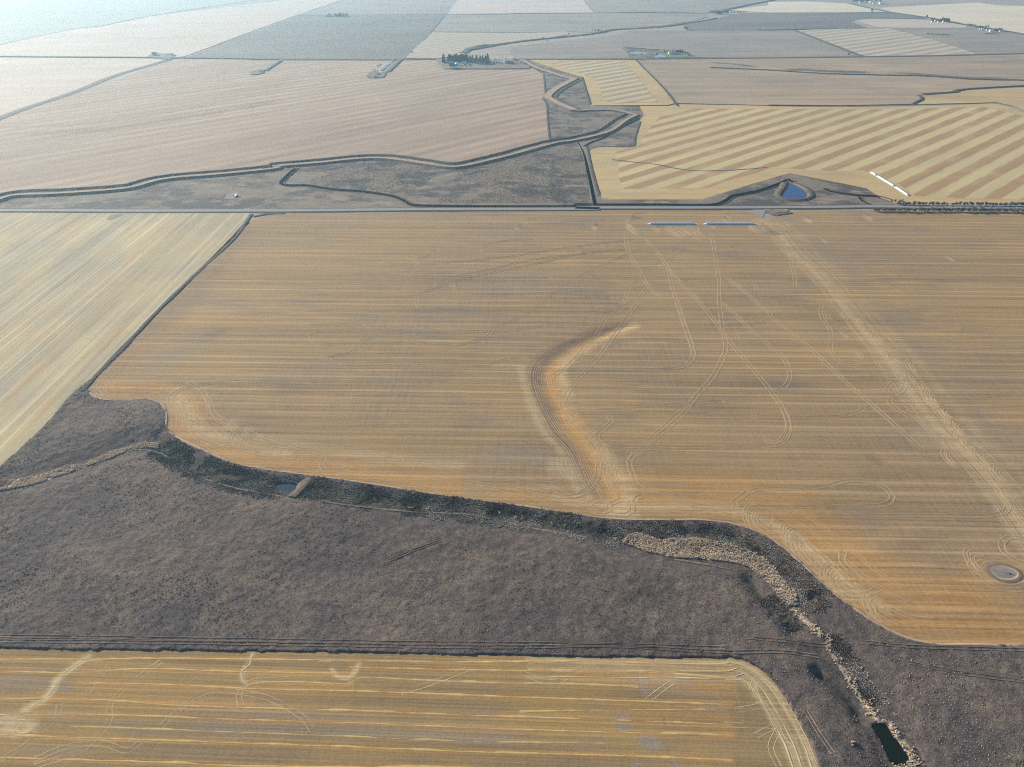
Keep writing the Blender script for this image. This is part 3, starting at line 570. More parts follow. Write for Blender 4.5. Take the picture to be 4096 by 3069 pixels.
#@@ROADS
def rd(name, spec, w, z=.3, mat=None, hgt=.5, sm=True, shoulder=4.0, step=14):
    ln = smooth(g(spec), step=step)
    pr = [(-w / 2 - shoulder, -.1, 1, 1), (-w / 2, hgt, 1, 0), (w / 2, hgt, 1, 1), (w / 2 + shoulder, -.1, 1, 1)]
    return ribbon(name, ln, pr, [mat or m_droad, m_ditch], z=z, jit=.06)
rd('gravel_road', 'V -400,459 A 0,482 900,485 1700,484 B 0,484 1000,475 2212,470 C 0,604 1100,603 2212,597 D 850,592 1500,600 2212,603 3000,605', 10.5, mat=m_road, hgt=.7, shoulder=5.5)
rd('north_south_road', 'T1 -200,1110 175,955 640,800 1000,655 1500,505 2212,262 T2 400,131 820,0 1000,-60', 5, shoulder=11, step=40)
rd('far_road', 'T1 -500,486 0,491 1480,502 2212,513 T2 0,503 700,506 1250,507 1600,500', 7, shoulder=6, step=40)
rd('far_farm_road', 'T3 0,517 500,520 1050,516 1600,510 2212,505 T4 0,505 1000,493 1500,485 2212,468 2600,462', 7, shoulder=9, step=40)
rd('north_road', 'T2 400,130 1650,126 2212,122 T3 0,120 700,115 1300,110 1690,119', 6, shoulder=7, step=60)
rd('northeast_road', 'T4 -100,263 0,262 500,251 1050,245', 6, shoulder=8, step=40)
rd('east_diagonal_road', 'T4 700,32 1030,105 1380,155 1700,215 2212,300 2500,370', 8, shoulder=9, step=40)
rd('field_lane', 'T4 230,266 810,490', 5, shoulder=6, step=40, mat=m_lane)
rd('pad_lane', 'W 1490,300 1300,480 1100,660', 8, shoulder=3, step=20)
rd('small_pad_lane', 'T2 265,512 190,560 130,600', 7, shoulder=3, step=20)
# field edges and lines of rough grass
def strip(name, spec, w, mat=None, h=.3, z=.28, step=12, jit=.5):
    ln = smooth(g(spec), step=step) if isinstance(spec, str) else spec
    return ribbon(name, ln, [(-w / 2, -.05, 1, 0), (-w / 4, h, 1, 0), (w / 4, h, 1, 0), (w / 2, -.05, 1, 0)], [mat or m_ditch], z=z, jit=jit)
strip('field_edge_grass', 'N 1590,62 1480,215 1340,348 1225,452 1010,660 850,828 610,1080 520,1180', 6.5, h=.7)
strip('field_edge_grass', 'N 1600,75 1680,60 1800,54', 9, h=.6)
strip('field_edge_grass', 'E 275,240 290,400 300,560 265,610 310,660 340,950 365,1200 375,1260', 6, h=.6)
strip('field_edge_grass', 'E 1640,50 1700,115 2010,430 2200,660 2230,720', 6, h=.5)
strip('field_edge_grass', 'E 1700,950 1620,1200 1580,1312 1100,1315', 6, h=.5)
strip('field_edge_grass', 'C 105,60 118,105 150,260 215,490', 6, h=.5)
strip('field_edge_grass', 'E 840,300 900,500 960,700', 7, h=.5)
strip('field_edge_grass', 'T2 1640,588 2212,588 T3 150,603', 7, h=.4)
strip('field_edge_grass', 'T4 0,915 700,918 1250,908', 7, h=.4)
strip('gully_shade_strip', 'T4 -500,590 0,612 450,640 950,655 1400,665 1750,690 2212,700', 12, h=1.2, jit=1.5)  # shading along the gully put in as a dark strip
strip('creek_brush_strip', 'T4 1330,822 1600,803 1640,788 1760,775 2212,750 2500,742', 16, h=1.5, jit=1)
strip('creek_brush_strip', 'T4 1300,830 1330,860 1290,885 1250,905', 10, h=1, jit=1)
strip('creek_brush_strip', 'T3 -400,440 0,372 250,342 430,325 740,290 870,262 1100,248 1300,235 1480,210 1700,176 1765,160', 20, h=1.5, jit=1)
strip('creek_brush_strip', 'T3 1770,120 1860,88 2000,55 2212,12 2400,-30', 28, h=2, jit=1)
strip('creek_brush_strip', 'T2 1800,450 1900,400 2000,380', 30, m_berm, h=1, jit=1)

for nm, sp, w_, mt, f_ in (('gully_shade', 'T4 60,602 300,610 560,622 950,632', 42, m_soft_dk, .55), ('gully_shade', 'T4 980,640 1150,638 1400,655 1650,672 1900,682 2212,690', 34, m_soft_dk, .5), ('gully_shade', 'T3 1640,540 1900,558 2160,590', 24, m_soft_dk, .5),  # soft shade of the gully laid on as dark bands
                       ('ridge_light', 'V -60,277 60,274 250,262 420,232 650,190', 20, m_soft_pl, .55), ('slope_shade', 'V -60,292 60,289 260,277 430,250 640,210', 42, m_soft_br, .4), ('slope_shade', 'V 500,330 700,300 850,262', 40, m_soft_br, .3),  # flat ground: lit ridge painted pale, shaded slopes below painted brown
                       ('slope_shade', 'V 1500,215 1800,205 2150,212', 26, m_soft_br, .35), ('slope_shade', 'V 1700,140 1950,146 2250,140', 30, m_soft_br, .35)):
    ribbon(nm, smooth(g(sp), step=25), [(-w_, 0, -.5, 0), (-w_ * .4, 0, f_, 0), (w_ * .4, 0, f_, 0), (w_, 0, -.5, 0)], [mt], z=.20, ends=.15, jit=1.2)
strip('green_sown_edge', 'C 330,175 500,195 700,215 850,245 1000,268 1200,275 1500,262 1700,245', 5, m_berm, h=.2, jit=2)
# --- irrigation canal with raised banks
canal = smooth(g('A -300,490 0,412 80,388 400,372 780,346 900,330 1060,286 1180,266 1500,240 1900,195 B 0,190 300,162 600,133 760,133 1000,165 1220,190 1480,140 1950,18 E 620,1250 1200,1120 1500,930 1640,862'), step=8)
cp = [(34, -.1, 1, 1), (29, 2.3, 1, 1), (26, 2.3, 1, 2), (18, -.05, 1, 2), (10, -.05, 1, 2), (3, 3.0, 1, 0), (-4.5, 3.0, 1, 1), (-13, -.1, 1, 1)]
ribbon('irrigation_canal_bank', canal, cp, [m_bank, m_berm, m_ditch], z=.15, jit=.12)
can2 = smooth(g('E 1640,862 1400,800 1250,782 1000,786 740,790 560,720 400,640 330,600 420,500 720,335'), step=8)
cp2 = [(-11, -.1, 1, 1), (-7, 1.6, 1, 0), (7, 1.6, 1, 1), (13, -.05, 1, 1), (19, -.05, 1, 2), (24, .8, 1, 1), (28, -.1, 1, 1)]
ribbon('irrigation_canal_bank', can2[:len(can2) // 2 + 6], [(-9, -.1, 1, 1), (-4, 1.2, 1, 0), (4, 1.2, 1, 1), (8, -.1, 1, 1)], [m_bank, m_berm, m_ditch], z=.15, jit=.25)
ribbon('irrigation_canal_bank', smooth(g('E 740,790 560,720 400,640 340,600 420,500 740,320'), step=8), [(13, -.1, 1, 1), (9, 1.8, 1, 0), (-9, 1.8, 1, 2), (-15, -.05, 1, 2), (-21, .3, 1, 1), (-24, -.1, 1, 1)], [m_bank, m_berm, m_ditch], z=.15, jit=.12)
ribbon('irrigation_canal_bank', smooth(g('E 700,330 500,270 200,170 T3 150,560 100,530 40,505'), step=8), [(12, -.1, 1, 1), (5, .9, 1, 0), (-8, .9, 1, 1), (-14, -.1, 1, 1)], [m_bank, m_berm, m_ditch], z=.15, jit=.3)
def drain(name, spec, w=9, d=1.2):
    w *= .8
    ln = smooth(g(spec), step=8)
    return ribbon(name, ln, [(-w, -.08, 1, 0), (-w * .6, d * .6, 1, 1), (-w * .35, -.02, 1, 1), (w * .35, -.02, 1, 1), (w * .6, d, 1, 0), (w, -.08, 1, 0)], [m_berm, m_ditch], z=.14, jit=.2)
drain('drainage_ditch', 'B 140,195 80,250 45,300 100,312 200,312 400,340 600,355 800,385 880,415 940,445 1100,452 2150,452 C -10,575 200,577 700,577 1240,575 1330,545 1400,500 1600,460 1850,375 1890,355 1930,372', 9)
drain('drainage_ditch', 'C 2212,430 D 500,455 760,495 900,500 1060,545', 10, 1.0)
drain('drainage_ditch', 'D 750,500 790,545 870,580', 6, .8)
drain('drainage_ditch', 'E 880,1320 950,1270 1180,1180 1400,1050 1700,900', 6, .8)
strip('dark_roadside_grass', 'A 0,470 900,475 1700,476 B 0,476 1000,466 2212,460 C 0,590 1100,592 1800,590', 9, h=.4, step=20)
strip('dark_roadside_grass', 'A 0,491 900,496 B 0,492 1000,485 2212,479 C 0,616 1000,615 1540,613', 5, h=.4, step=20)
ribbon('field_track', smooth(g('B 2060,20 2100,100 2150,300 2180,450'), step=10), [(-3, .05, 1, 0), (3, .05, 1, 0)], [m_lane], z=.2)
ribbon('field_track', smooth(g('C 0,0 60,50 130,300 170,600'), step=10), [(-5, .05, 1, 0), (5, .05, 1, 0)], [m_lane], z=.2)
# dugout triangle north of the road, with its spoil rim
tri = smooth(g('C 1905,392 1990,425 2050,490 2010,515 1920,522 1850,508 1838,495 1880,430'), True, 4)
trir = tri + tri[:1]
ribbon('dugout_bank', trir, [(-1, .1, 1, 0), (-5, 1.9, 1, 0), (-9, 1.9, 1, 1), (-15, 0, 1, 1)] if np.cross(np.array(tri[5]) - np.array(tri[0]), np.array(tri[9]) - np.array(tri[5])) > 0 else [(15, 0, 1, 0), (9, 1.9, 1, 0), (5, 1.9, 1, 1), (1, .1, 1, 1)], [m_berm, m_midpast], z=.15)
sheet('dugout_pond_water', tri, .3, m_wat)
sheet('small_pond_water', smooth(g('E 530,1222 560,1208 620,1206 640,1216 600,1232 555,1236'), True, 3), .3, m_wat)
blob('pond_shade_patch', g('E 570,1200')[0], 34, 26, 0, .22, m_soft_dk)  # oval shadow beside the pond, painted as a dark patch
sheet('farm_pond_water', smooth(g('X 440,290 560,282 700,285 840,320 760,335 640,328 480,315'), True, 8), .3, m_wat)
sheet('farm_pond_water', smooth(g('X 1015,360 1100,372 1160,362 1250,392 1120,400 1015,405'), True, 8), .3, m_wat)
S('farm_lawn', 'X 1040,290 1100,265 1350,290 1620,300 1780,400 1300,408 1180,340', .2, m_lawn, 3)
S('farm_rough_grass', 'X 240,180 330,175 1100,245 1100,265 1040,290 1000,350 1280,408 1000,420 560,430 380,380 420,300 290,220', .19, m_midpast, 3)
S('farmyard_ground', 'Y 200,265 320,250 1200,250 1830,300 1840,350 1840,425 320,430 240,350', .19, m_yard, 3)
S('oil_pad_ground', 'W 480,790 560,680 700,670 860,690 1070,655 1040,760 960,830 700,838 520,830', .2, m_droad, 2)
S('small_pad_ground', 'e 620,590 900,380 1250,320 1560,310 1500,540 1000,640 700,650', .2, m_droad, 2)
S('corner_pad_ground', 'd 300,450 480,330 800,270 1300,300 1620,350 1500,470 1300,560', .2, m_droad, 2)
S('pad_ground', 'A 720,550 745,520 790,508 850,505 820,525 770,545', .27, m_lane, 2)
S('pad_ground', 'A 1520,405 1545,370 1620,355 1640,380 1610,408', .27, m_lane, 2)
S('approach_gravel', 'C 1560,608 1700,606 1660,690 1620,680', .34, m_road, 1)
S('approach_gravel', 'A 1650,470 1690,465 1720,480 1720,498 1690,498', .34, m_road, 1)
ribbon('spoil_heap', smooth(g('C 1690,640 1760,655 1850,652 1900,640'), step=3), [(7, -.05, 1, 0), (3, 1.2, 1, 0), (0, .4, 1, 0), (-3, 1.0, 1, 0), (-7, -.05, 1, 0)], [m_midpast], z=.28, jit=1.2)
ribbon('spoil_heap', smooth(g('C 1680,622 1780,626 1880,622'), step=3), [(4, -.05, 1, 0), (1.5, .8, 1, 0), (-1.5, .8, 1, 0), (-4, -.05, 1, 0)], [m_edge], z=.28, jit=1.4)

#@@TRACKS
# ------------------------------------------------------------------ marks of the harvest in the near fields
P_rut = [(-.5, -.02, 1), (-.22, .075, 1), (0, .0, 1), (.22, .075, 1), (.5, -.02, 1)]
tr = '''S 1120,0 1040,70 960,150 900,250 820,330 740,430 660,510 570,560 550,590 570,650 620,740 645,800 700,880 790,980 860,1050 900,1130 912,1230 890,1310 840,1380 760,1440 700,1455 400,1415 0,1350
S 1215,0 1090,180 900,430 700,660 655,740 640,790 700,880
S 1841,380 1760,560 1600,740 1400,930 1200,1120 1145,1190 1150,1260 1220,1350 1400,1430 1600,1510 1841,1530
S 1490,0 1560,220 1610,380 1600,440 1540,490 1450,505 700,512 600,522 520,510 440,460 340,428 230,440 100,475 0,475 O 600,1005 250,1006 195,990 180,968 220,955 330,930 370,890 390,860 440,850 900,880 1000,885 1150,850 1190,830 1220,780 1300,750 1380,720 1500,640 1650,520 1850,410 2050,320 2212,255
O 1000,880 400,880 120,878 80,862 75,830 110,805 200,802 600,825 1100,850
S 640,800 660,770 740,765 900,790 1400,775 1841,740
S 650,800 720,830 900,835 1841,822
S 980,855 1005,900 940,960 900,990 900,1030 960,1080 1060,1105 1500,1090 1841,1085
S 850,1000 890,970 960,935
O 2120,130 2080,150 2060,200 2075,290 2140,400 2200,510 2300,600
O 905,290 840,295 820,320 750,345 740,365 760,375 900,370 1300,330 1700,270 2150,215
O 750,385 700,400 685,420 662,440 690,455 800,462 1600,462
O 1700,655 780,655 745,640 740,600 760,565 830,540 940,495 1100,455 1500,370 1800,305 2130,280
O 2000,552 1000,552 960,510 940,480 960,465 1200,410 1500,340 1920,290 1915,250 1990,225
O 1600,296 1200,296 1150,290 1160,270 1250,235 1500,215
O 1700,115 1470,118 1430,110 1450,95 1520,92
O 0,760 370,760 450,788 1300,795 1600,762 2150,760
O 0,668 1100,672 1880,680 1960,670 2060,600
O 0,1118 700,1118 1500,1135 1700,1155 2212,1148
Q 480,150 500,280 520,400 525,560 545,700 560,800 510,920 420,1030 300,1180 150,1310 60,1390
Q 235,330 270,480 320,640 375,820 360,870 300,905 0,908
Q 400,150 230,320 100,490 0,640 -120,800
Q 380,150 150,340 20,470 0,540
Q 100,180 180,260 260,380 430,560 600,780 800,1020 900,1180 905,1270 850,1330 760,1340 0,1340
Q 540,540 650,650 780,760 880,850 915,950 880,1010 820,1035 400,1035 0,1035
Q 560,400 740,550 805,610 780,640 700,660 300,665
Q 805,620 1000,770 1200,960 1430,1160 1650,1358
Q 700,1175 1200,1170 1290,1150 1320,1130 1310,1105
Q 600,765 630,750 620,730 560,715
Q 460,590 540,580 555,560 520,548
Q 300,420 380,410 405,390 400,370
Q 620,500 700,498 735,475 720,455
Q 480,275 530,265 537,245
Q 1120,610 1140,640 1200,645 1230,630 1190,605 1125,602
Q 1450,1040 1470,1000 1550,985 1530,1040 1480,1050
Q 1600,1190 1500,1130 1465,1090 1480,1070 1560,1075
Q 920,300 940,400 945,450
Q 1090,560 1090,620 1140,700 1150,820 1200,870 1300,870
R 300,940 340,868 220,865 130,840 80,800 70,760 130,710 160,690 220,670 400,660 650,650 800,630 900,605 1000,600 1120,620 1210,670 1240,720 1200,770 1120,785 500,790 0,800
R 2000,640 2060,740 2095,790 2070,830 1980,855 1400,858 600,855
R 400,0 450,120 470,200 440,270 370,320 280,285
R 880,1130 865,1180 900,1240 960,1290 1050,1370
R 2212,1030 2100,1020 2050,1060 2060,1120 2140,1180 2212,1210
J 600,370 900,650 1150,850 1300,930
J 380,330 900,720 1080,790
J 620,400 660,470 680,520 740,560 850,620
J 1200,980 1150,930 1140,870 1160,850
J 960,500 940,540 960,600 1030,670 1110,720
J 910,740 960,790 1080,800 1200,750
F 2212,905 2060,920 2035,880 2050,830 1980,800 1600,740 1400,660 1200,590 1110,540 1080,500 1075,470 1110,430 1220,390 1400,365 2212,355
F 960,435 1060,450 1130,490 1160,560 1170,620 1260,700 1450,770 1700,830
F 1180,360 1260,400 1320,480 1370,580 1600,690 1900,780
F 680,360 690,390 740,410
F 1430,660 1420,700 1450,740 1520,770
F 1150,460 1180,490 1220,500
I 400,500 560,570 650,570 740,500 790,400 790,310
I 1100,480 1060,380 1040,300 1080,230
I 720,640 800,600 880,640 880,690 780,700 720,640
I 880,640 1000,600 1060,640 1060,700 1000,730 900,720
I 940,640 900,520 860,400 800,230 700,100 580,0
I 1080,640 1100,590 1180,570'''
lines = [smooth(g(l), step=4) for l in tr.split('\n')]
join_ribbons('wheel_ruts', lines, P_rut, [m_rut2], .27, lat=(-1.9, 1.9), jit=.5, hf=FH)
# turning arcs around the grain bags and along the haul track
arcs = []
def arc(spec, rx, ry, a0, a1, n_=14):
    c = g(spec)[0]; return [(c[0] + rx * math.cos(R(a0 + (a1 - a0) * i / n_)), c[1] + ry * math.sin(R(a0 + (a1 - a0) * i / n_))) for i in range(n_ + 1)]
for i in range(15): arcs.append(arc('C %d,%d' % (930 + i * 19 - 40 * (i % 2), 790 + (i % 3) * 8), 16, 26 + i % 4 * 5, 120, 235 + 20 * (i % 3)))
for i in range(9): arcs.append(arc('C %d,%d' % (560 + i * 9, 735 + (i % 4) * 14), 18 + i, 20 + 3 * i, 150 - i * 12, 270))
for i in range(10): arcs.append(arc('C %d,%d' % (1620 + i * 8, 730 + (i % 4) * 10), 14 + i * 2, 18 + 3 * i, 200, 330 + i * 5))
for q in ('C 770,790', 'C 1260,770', 'C 220,775', 'C 1390,682', 'C 1365,710', 'C 2110,710', 'D 340,710', 'D 880,690', 'Q 1130,200', 'Q 1830,300', 'Q 1120,378', 'Q 1330,640', 'Q 1250,720', 'Q 1330,830',
          'Q 1430,750', 'Q 1520,860', 'Q 1620,965', 'Q 1700,1030', 'Q 1745,1095', 'Q 1810,1165', 'Q 1880,1245', 'Q 1920,1330', 'Q 1620,905', 'Q 800,130', 'Q 950,270', 'O 1400,145', 'O 1890,142', 'O 1790,290',
          'R 1590,10', 'R 1680,110', 'R 1770,225', 'R 1830,340', 'R 1960,445', 'R 2080,570', 'R 1710,440', 'R 280,905', 'R 520,1010', 'R 600,1100', 'J 710,495', 'J 950,735', 'J 1200,900', 'I 970,400', 'I 830,200', 'I 600,320', 'F 1530,700', 'F 1600,740', 'J 1870,590'):
    for k in range(2 + (hash(q[2:5]) % 2 if False else len(q) % 2)): arcs.append(arc(q, 5 + 3.4 * k, 8 + 6 * k, 95, 235))
swl = [seg(offset(swale, d), a_, b_) for d, a_, b_ in ((15, 0, .9), (11, .05, 1), (7, 0, .8), (3, .1, 1), (-2, 0, .9), (-6, .1, 1), (-10, .05, .95), (-15, .2, 1), (-20, .3, .9))]
join_ribbons('contour_ruts', [smooth([tuple(p) for p in l_][::2], step=4) for l_ in swl], [(-.3, -.02, 1), (0, .07, 1), (.3, -.02, 1)], [m_rut], .265, lat=(-1.0, 1.0), jit=1.2, hf=FH)
join_ribbons('turning_ruts', arcs, [(-.38, 0, 1), (-.18, .07, 1), (0, .0, 1), (.18, .07, 1), (.38, 0, 1)], [m_rut], .27, lat=(-1.2, 1.2), jit=.4, hf=FH)
# passes that follow the field edge
passes = [seg(inner(d), a, b) for d, a, b in ((5, 0, 1), (9, .02, .98), (14, .1, .9), (18, .04, .95), (24, .1, .6), (29, .55, .95), (34, .12, .55), (40, .6, .9))]
join_ribbons('combine_passes', passes, [(-.28, -.02, 1), (0, .07, 1), (.28, -.02, 1)], [m_rut], .26, lat=(-1.4, 1.4), jit=1.0, hf=FH)
pp = [smooth(g(s_), step=5) for s_ in ('N 1560,130 1200,500 900,800 700,1020 640,1110 620,1180 680,1250', 'N 1500,220 1100,640 820,930 700,1080 660,1170', 'N 1420,330 1000,800 860,980 760,1130')]
join_ribbons('combine_passes', pp, [(-.28, -.02, 1), (0, .06, 1), (.28, -.02, 1)], [m_rut], .26, lat=(-1.5, 1.5), jit=.8, hf=FH)
# the worn haul track running south from the bags
hl = [[(x, y) for x, y in offset(haul, d) + np.stack([fbm(np.array(haul)[:, 1], np.array(haul)[:, 0] * 0 + d * 7, 160, 3, 8) * 9, np.zeros(len(haul))], 1)] for d in (-11, -5, -1, 3, 8, 17)]
join_ribbons('haul_track_ruts', hl, [(-.3, -.02, 1), (0, .05, 1), (.3, -.02, 1)], [m_rut], .265, lat=(-1.2, 1.2), jit=1.6, hf=FH)
# dried slough in the right of the main field
el = g('J 2015,650')[0]; ea = g('J 1900,620')[0]; ew = g('J 2130,680')[0]
sr = math.hypot(ew[0] - ea[0], ew[1] - ea[1]) / 2
circ = lambda r, ry=1.0: [(el[0] + r * (1 + .05 * math.sin(3 * t + 1)) * math.cos(t), el[1] + r * (1 + .06 * math.sin(2 * t)) * ry * math.sin(t)) for t in np.linspace(0, 2 * math.pi, 49)]
ribbon('slough_rim', circ(sr * .93, .72), [(-2.6, -.02, 1, 0), (-1.2, .18, 1, 0), (.3, .18, 1, 1), (1.6, .03, 1, 1)], [m_trail, m_rut], z=.27)
sheet('dried_slough_bed', circ(sr * .95, .72)[:-1], .30, m_mud)
join_ribbons('combine_passes', [circ(sr + d, .74) for d in (4, 8, 12)] , [(-.25, 0, 1), (0, .07, 1), (.25, 0, 1)], [m_rut], .27, jit=.6, ends=0)
blob('field_stain', g('J 2050,655')[0], 3.5, 1.5, -.5, .36, m_soft_dk)

# straw rows left by the combine in the foreground field
rows = '''K -60,205 600,205 1000,200 1500,206 2064,212 L 700,222 1300,215 1800,228 2250,238
K -60,272 400,285 850,262 1400,278 2064,290
L 0,253 700,268 1300,276 1700,280 2250,318
K 450,345 1000,355 1500,380 2064,392 L 900,425 1750,455 2250,472
K 1450,358 1560,342 1800,340 2000,350 2075,345 2090,335
L -10,345 40,322 120,312 300,322 700,340 1300,352 1700,365
K -60,435 600,445 1000,475 2064,508 L 700,535 1600,565 2250,590
K 150,530 700,535 1400,560 2064,580 L 1000,620 2250,652
K -60,650 1000,685 2064,722 L 700,750 1600,775 2250,800
K -60,785 1000,815 1500,838 L 700,842
L 1000,515 1500,505 2150,500
K 400,600 1000,620 2064,660 L 700,690 1500,700'''
P_row = [(-.6, -.02, 1), (-.25, .06, 1), (0, .08, 1), (.3, .05, 1), (.65, -.02, 1)]
rl = [[(x, y) for x, y in np.array(smooth(g(l), step=1.6)) + np.stack([np.zeros(1), np.zeros(1)], 1)] for l in rows.split('\n')]
join_ribbons('straw_rows', rl, P_row, [m_straw], .25, jit=1.9)
prow = '''K 520,190 470,225 400,270 340,320 315,380 260,440 170,495
K 600,210 520,215 440,260 360,330
K -40,600 60,575 130,560 190,590 180,630 120,640 80,610 110,570 60,540 -40,530
K 1955,260 1975,290 2010,315 2070,310 2110,280 2118,230
K 1490,170 1470,240 1430,270 1425,310 1450,350
K 1880,215 1950,218'''
join_ribbons('scattered_pale_straw', [smooth(g(l), step=1.6) for l in prow.split('\n')], [(-.5, -.02, 1), (-.1, .07, 1), (.2, .08, 1), (.6, -.02, 1)], [m_pstraw], .255, jit=2.6)
ftr = '''K 1425,480 1410,430 1430,380 1480,340 1700,320
K 640,250 560,340 520,400
K 950,215 700,410 650,480 640,580 480,740 200,839
K 350,470 340,540 250,620 170,700 0,800
K 1430,400 1250,390 1150,430 950,600
K 1430,400 1600,440 1800,560 1840,620
K 830,690 760,740 600,700 400,720 200,800
L 700,260 500,340 300,400
L 1380,250 1200,340 1000,280
L 1900,340 1750,450
M 0,640 150,680 300,790 400,890 500,1050 580,1200 660,1400
M 0,760 150,770 200,800 240,900 330,1020 420,1200 500,1300 540,1422
M 200,860 220,790 260,760
M 100,1000 240,975 350,940
M 230,1190 400,1120 340,1280 400,1422
M 0,1110 350,1120'''
join_ribbons('wheel_ruts', [smooth(g(l), step=2) for l in ftr.split('\n')], [(-.26, -.02, 1), (0, .06, 1), (.26, -.02, 1)], [m_pstraw], .255, lat=(-1.4, 1.4), jit=1.6)
join_ribbons('straw_rows', [[tuple(p) for p in offset(fc, d)] for d in (-4, -9, -13.5)], [(-.4, -.02, 1), (0, .1, 1), (.4, -.02, 1)], [m_pstraw], .25, jit=2.2)
# rough pale grass along the field margins
join_ribbons('field_margin_grass', [[tuple(p) for p in offset(bnd_main, -.5)]], [(-1.3, 0, 1), (-.5, .55, 1), (.4, .5, 1), (1.1, 0, 1)], [m_edge], .35, jit=1.2)
join_ribbons('cow_trail', [smooth(g(s_), step=1.5) for s_ in ('F 560,900 700,820 860,785 1000,800 1080,840', 'F 1250,960 1500,1030 1750,1080 1900,1130 H 250,440 600,490 1100,540 1700,570 I 0,770 300,840 700,900', 'I 1400,1080 1700,1130 1850,1160')],
             [(-1.0, -.35, 1), (-.4, .1, 1), (.4, .1, 1), (1.0, -.35, 1)], [m_trail], .22, jit=1.6, hf=HT)
join_ribbons('vehicle_trail', [smooth(g(s_), step=1.5) for s_ in ('K -40,68 600,76 1400,92 2064,104 L 700,112 1300,118 M 0,545', 'K -40,98 800,104 2064,124 L 900,135 1500,128 M 0,575 400,575 700,600', 'M 1000,500 1300,530 1700,545 2212,560', 'M 150,470 500,500 760,512', 'M 1350,650 1700,720 2212,800', 'H 1000,990 1230,900 1500,800', 'M 590,1000 680,1150 800,1330')],
             [(-.45, -.3, 1), (-.15, .03, 1), (.15, .03, 1), (.45, -.3, 1)], [m_trail], .2, lat=(-1.0, 1.0), jit=1.2, hf=HT)
#@@THINGS

ribbon('earth_dam', smooth(g('F 1965,972 1935,1010 1895,1055 1855,1095'), step=2), [(-7, -.8, 1, 0), (-4, .7, 1, 0), (-1.2, 1.7, 1, 0), (1.2, 1.7, 1, 0), (3.6, .6, 1, 0), (6.5, -.8, 1, 0)], [m_berm], z=-.3, jit=1.3)

# ------------------------------------------------------------------ ground cover nobody could count
def template(kind):
    r_ = np.random.default_rng(dict(tuft=3, reed=5, bush=8)[kind]); nb, wd, spread, lean = dict(tuft=(9, .34, .55, .75), reed=(8, .42, .6, .5), bush=(12, .30, .45, .8))[kind]; V = []; F = []
    for i in range(nb):
        a = 2 * math.pi * (i + r_.uniform(-.3, .3)) / nb; q = spread * r_.uniform(.1, 1); bx, by = q * math.cos(a), q * math.sin(a); tx, ty = bx + lean * math.cos(a) * r_.uniform(.2, 1), by + lean * math.sin(a) * r_.uniform(.2, 1)
        px, py = -math.sin(a) * wd, math.cos(a) * wd; h = r_.uniform(.65, 1.15); b = len(V)
        V += [(bx - px, by - py, -.2), (bx + px, by + py, -.2), (tx + px * .45, ty + py * .45, h), (tx - px * .3, ty - py * .3, h * .9)]; F += [(b, b + 1, b + 2), (b, b + 2, b + 3)]
    return np.array(V), np.array(F)
def scatter(name, pts, rad, hgt, tint, mat, label, kind='tuft', flat=True, hz=None):
    T, F = template(kind); n_ = len(pts); a = rng.uniform(0, 2 * math.pi, n_); ca, sa = np.cos(a)[:, None], np.sin(a)[:, None]
    st = rng.uniform(.75, 1.35, (n_, 1))
    X = (T[None, :, 0] * ca * st - T[None, :, 1] * sa) * rad[:, None] + pts[:, 0:1]; Y = (T[None, :, 0] * sa * st + T[None, :, 1] * ca) * rad[:, None] + pts[:, 1:2]
    J = rng.uniform(.8, 1.2, (n_, len(T))); z0 = (hz if hz is not None else HT(pts))
    Z = T[None, :, 2] * hgt[:, None] * J + z0[:, None]
    Vv = np.stack([X.ravel(), Y.ravel(), Z.ravel()], 1); Ff = (F[None] + (np.arange(n_) * len(T))[:, None, None]).reshape(-1, 3)
    return link(name, bigmesh(name, Vv, Ff, {'tint': np.repeat(tint, len(T))}), mat, kind='stuff', label=label, cat=None)
def visible(P, m=25):
    # keep ground that the photograph shows, with a margin
    d = np.stack([P[:, 0], P[:, 1], np.full(len(P), -CAM_H)], 1)
    cy_, sy_ = math.cos(CAM_Y), math.sin(CAM_Y); X = d[:, 0] * cy_ + d[:, 1] * sy_; Yv = -d[:, 0] * sy_ + d[:, 1] * cy_
    a = math.pi / 2 - CAM_P; y = Yv * math.cos(a) + d[:, 2] * math.sin(a); zf = Yv * math.sin(a) - d[:, 2] * math.cos(a)
    u = X / zf * FPX; v = y / zf * FPX
    return (np.abs(u) < 2048 + 8 * m) & (np.abs(v) < 1534 + 8 * m)
def pool(n_, x0=HX0 + 2, x1=HX1 - 2, y0=HY0 + 2, y1=HY1 - 2):
    P = np.stack([rng.uniform(x0, x1, n_), rng.uniform(y0, y1, n_)], 1); return P[visible(P)]
def nofield(P):
    return P[(~inside(P[:, 0], P[:, 1], p_main)) & (~inside(P[:, 0], P[:, 1], p_fore)) & (~inside(P[:, 0], P[:, 1], p_pale)) & (~inside(P[:, 0], P[:, 1], dug)) & (~inside(P[:, 0], P[:, 1], pondF))]
P = nofield(pool(200000))
dens = .5 + .9 * fbm(P[:, 0], P[:, 1], 45, 4, 40) + .5 * fbm(P[:, 0], P[:, 1], 11, 2, 44) - .35 * (dist_line(P[:, 0], P[:, 1], creek[::3]) < 18)
P = P[rng.random(len(P)) < np.clip(dens, .05, 1) * .8]
tn = np.clip(.42 + .9 * fbm(P[:, 0], P[:, 1], 38, 3, 50) + rng.normal(0, .20, len(P)), 0, 1)
sz = np.minimum(.5, rng.uniform(.24, .52, len(P)) * (1 + .5 * fbm(P[:, 0], P[:, 1], 30, 2, 60)))
scatter('grass_tufts', P, sz * rng.uniform(.8, 1.5, len(P)), sz * rng.uniform(.3, .7, len(P)), tn, m_tuft, 'brown bunch grass and low shrubs over the near pasture')
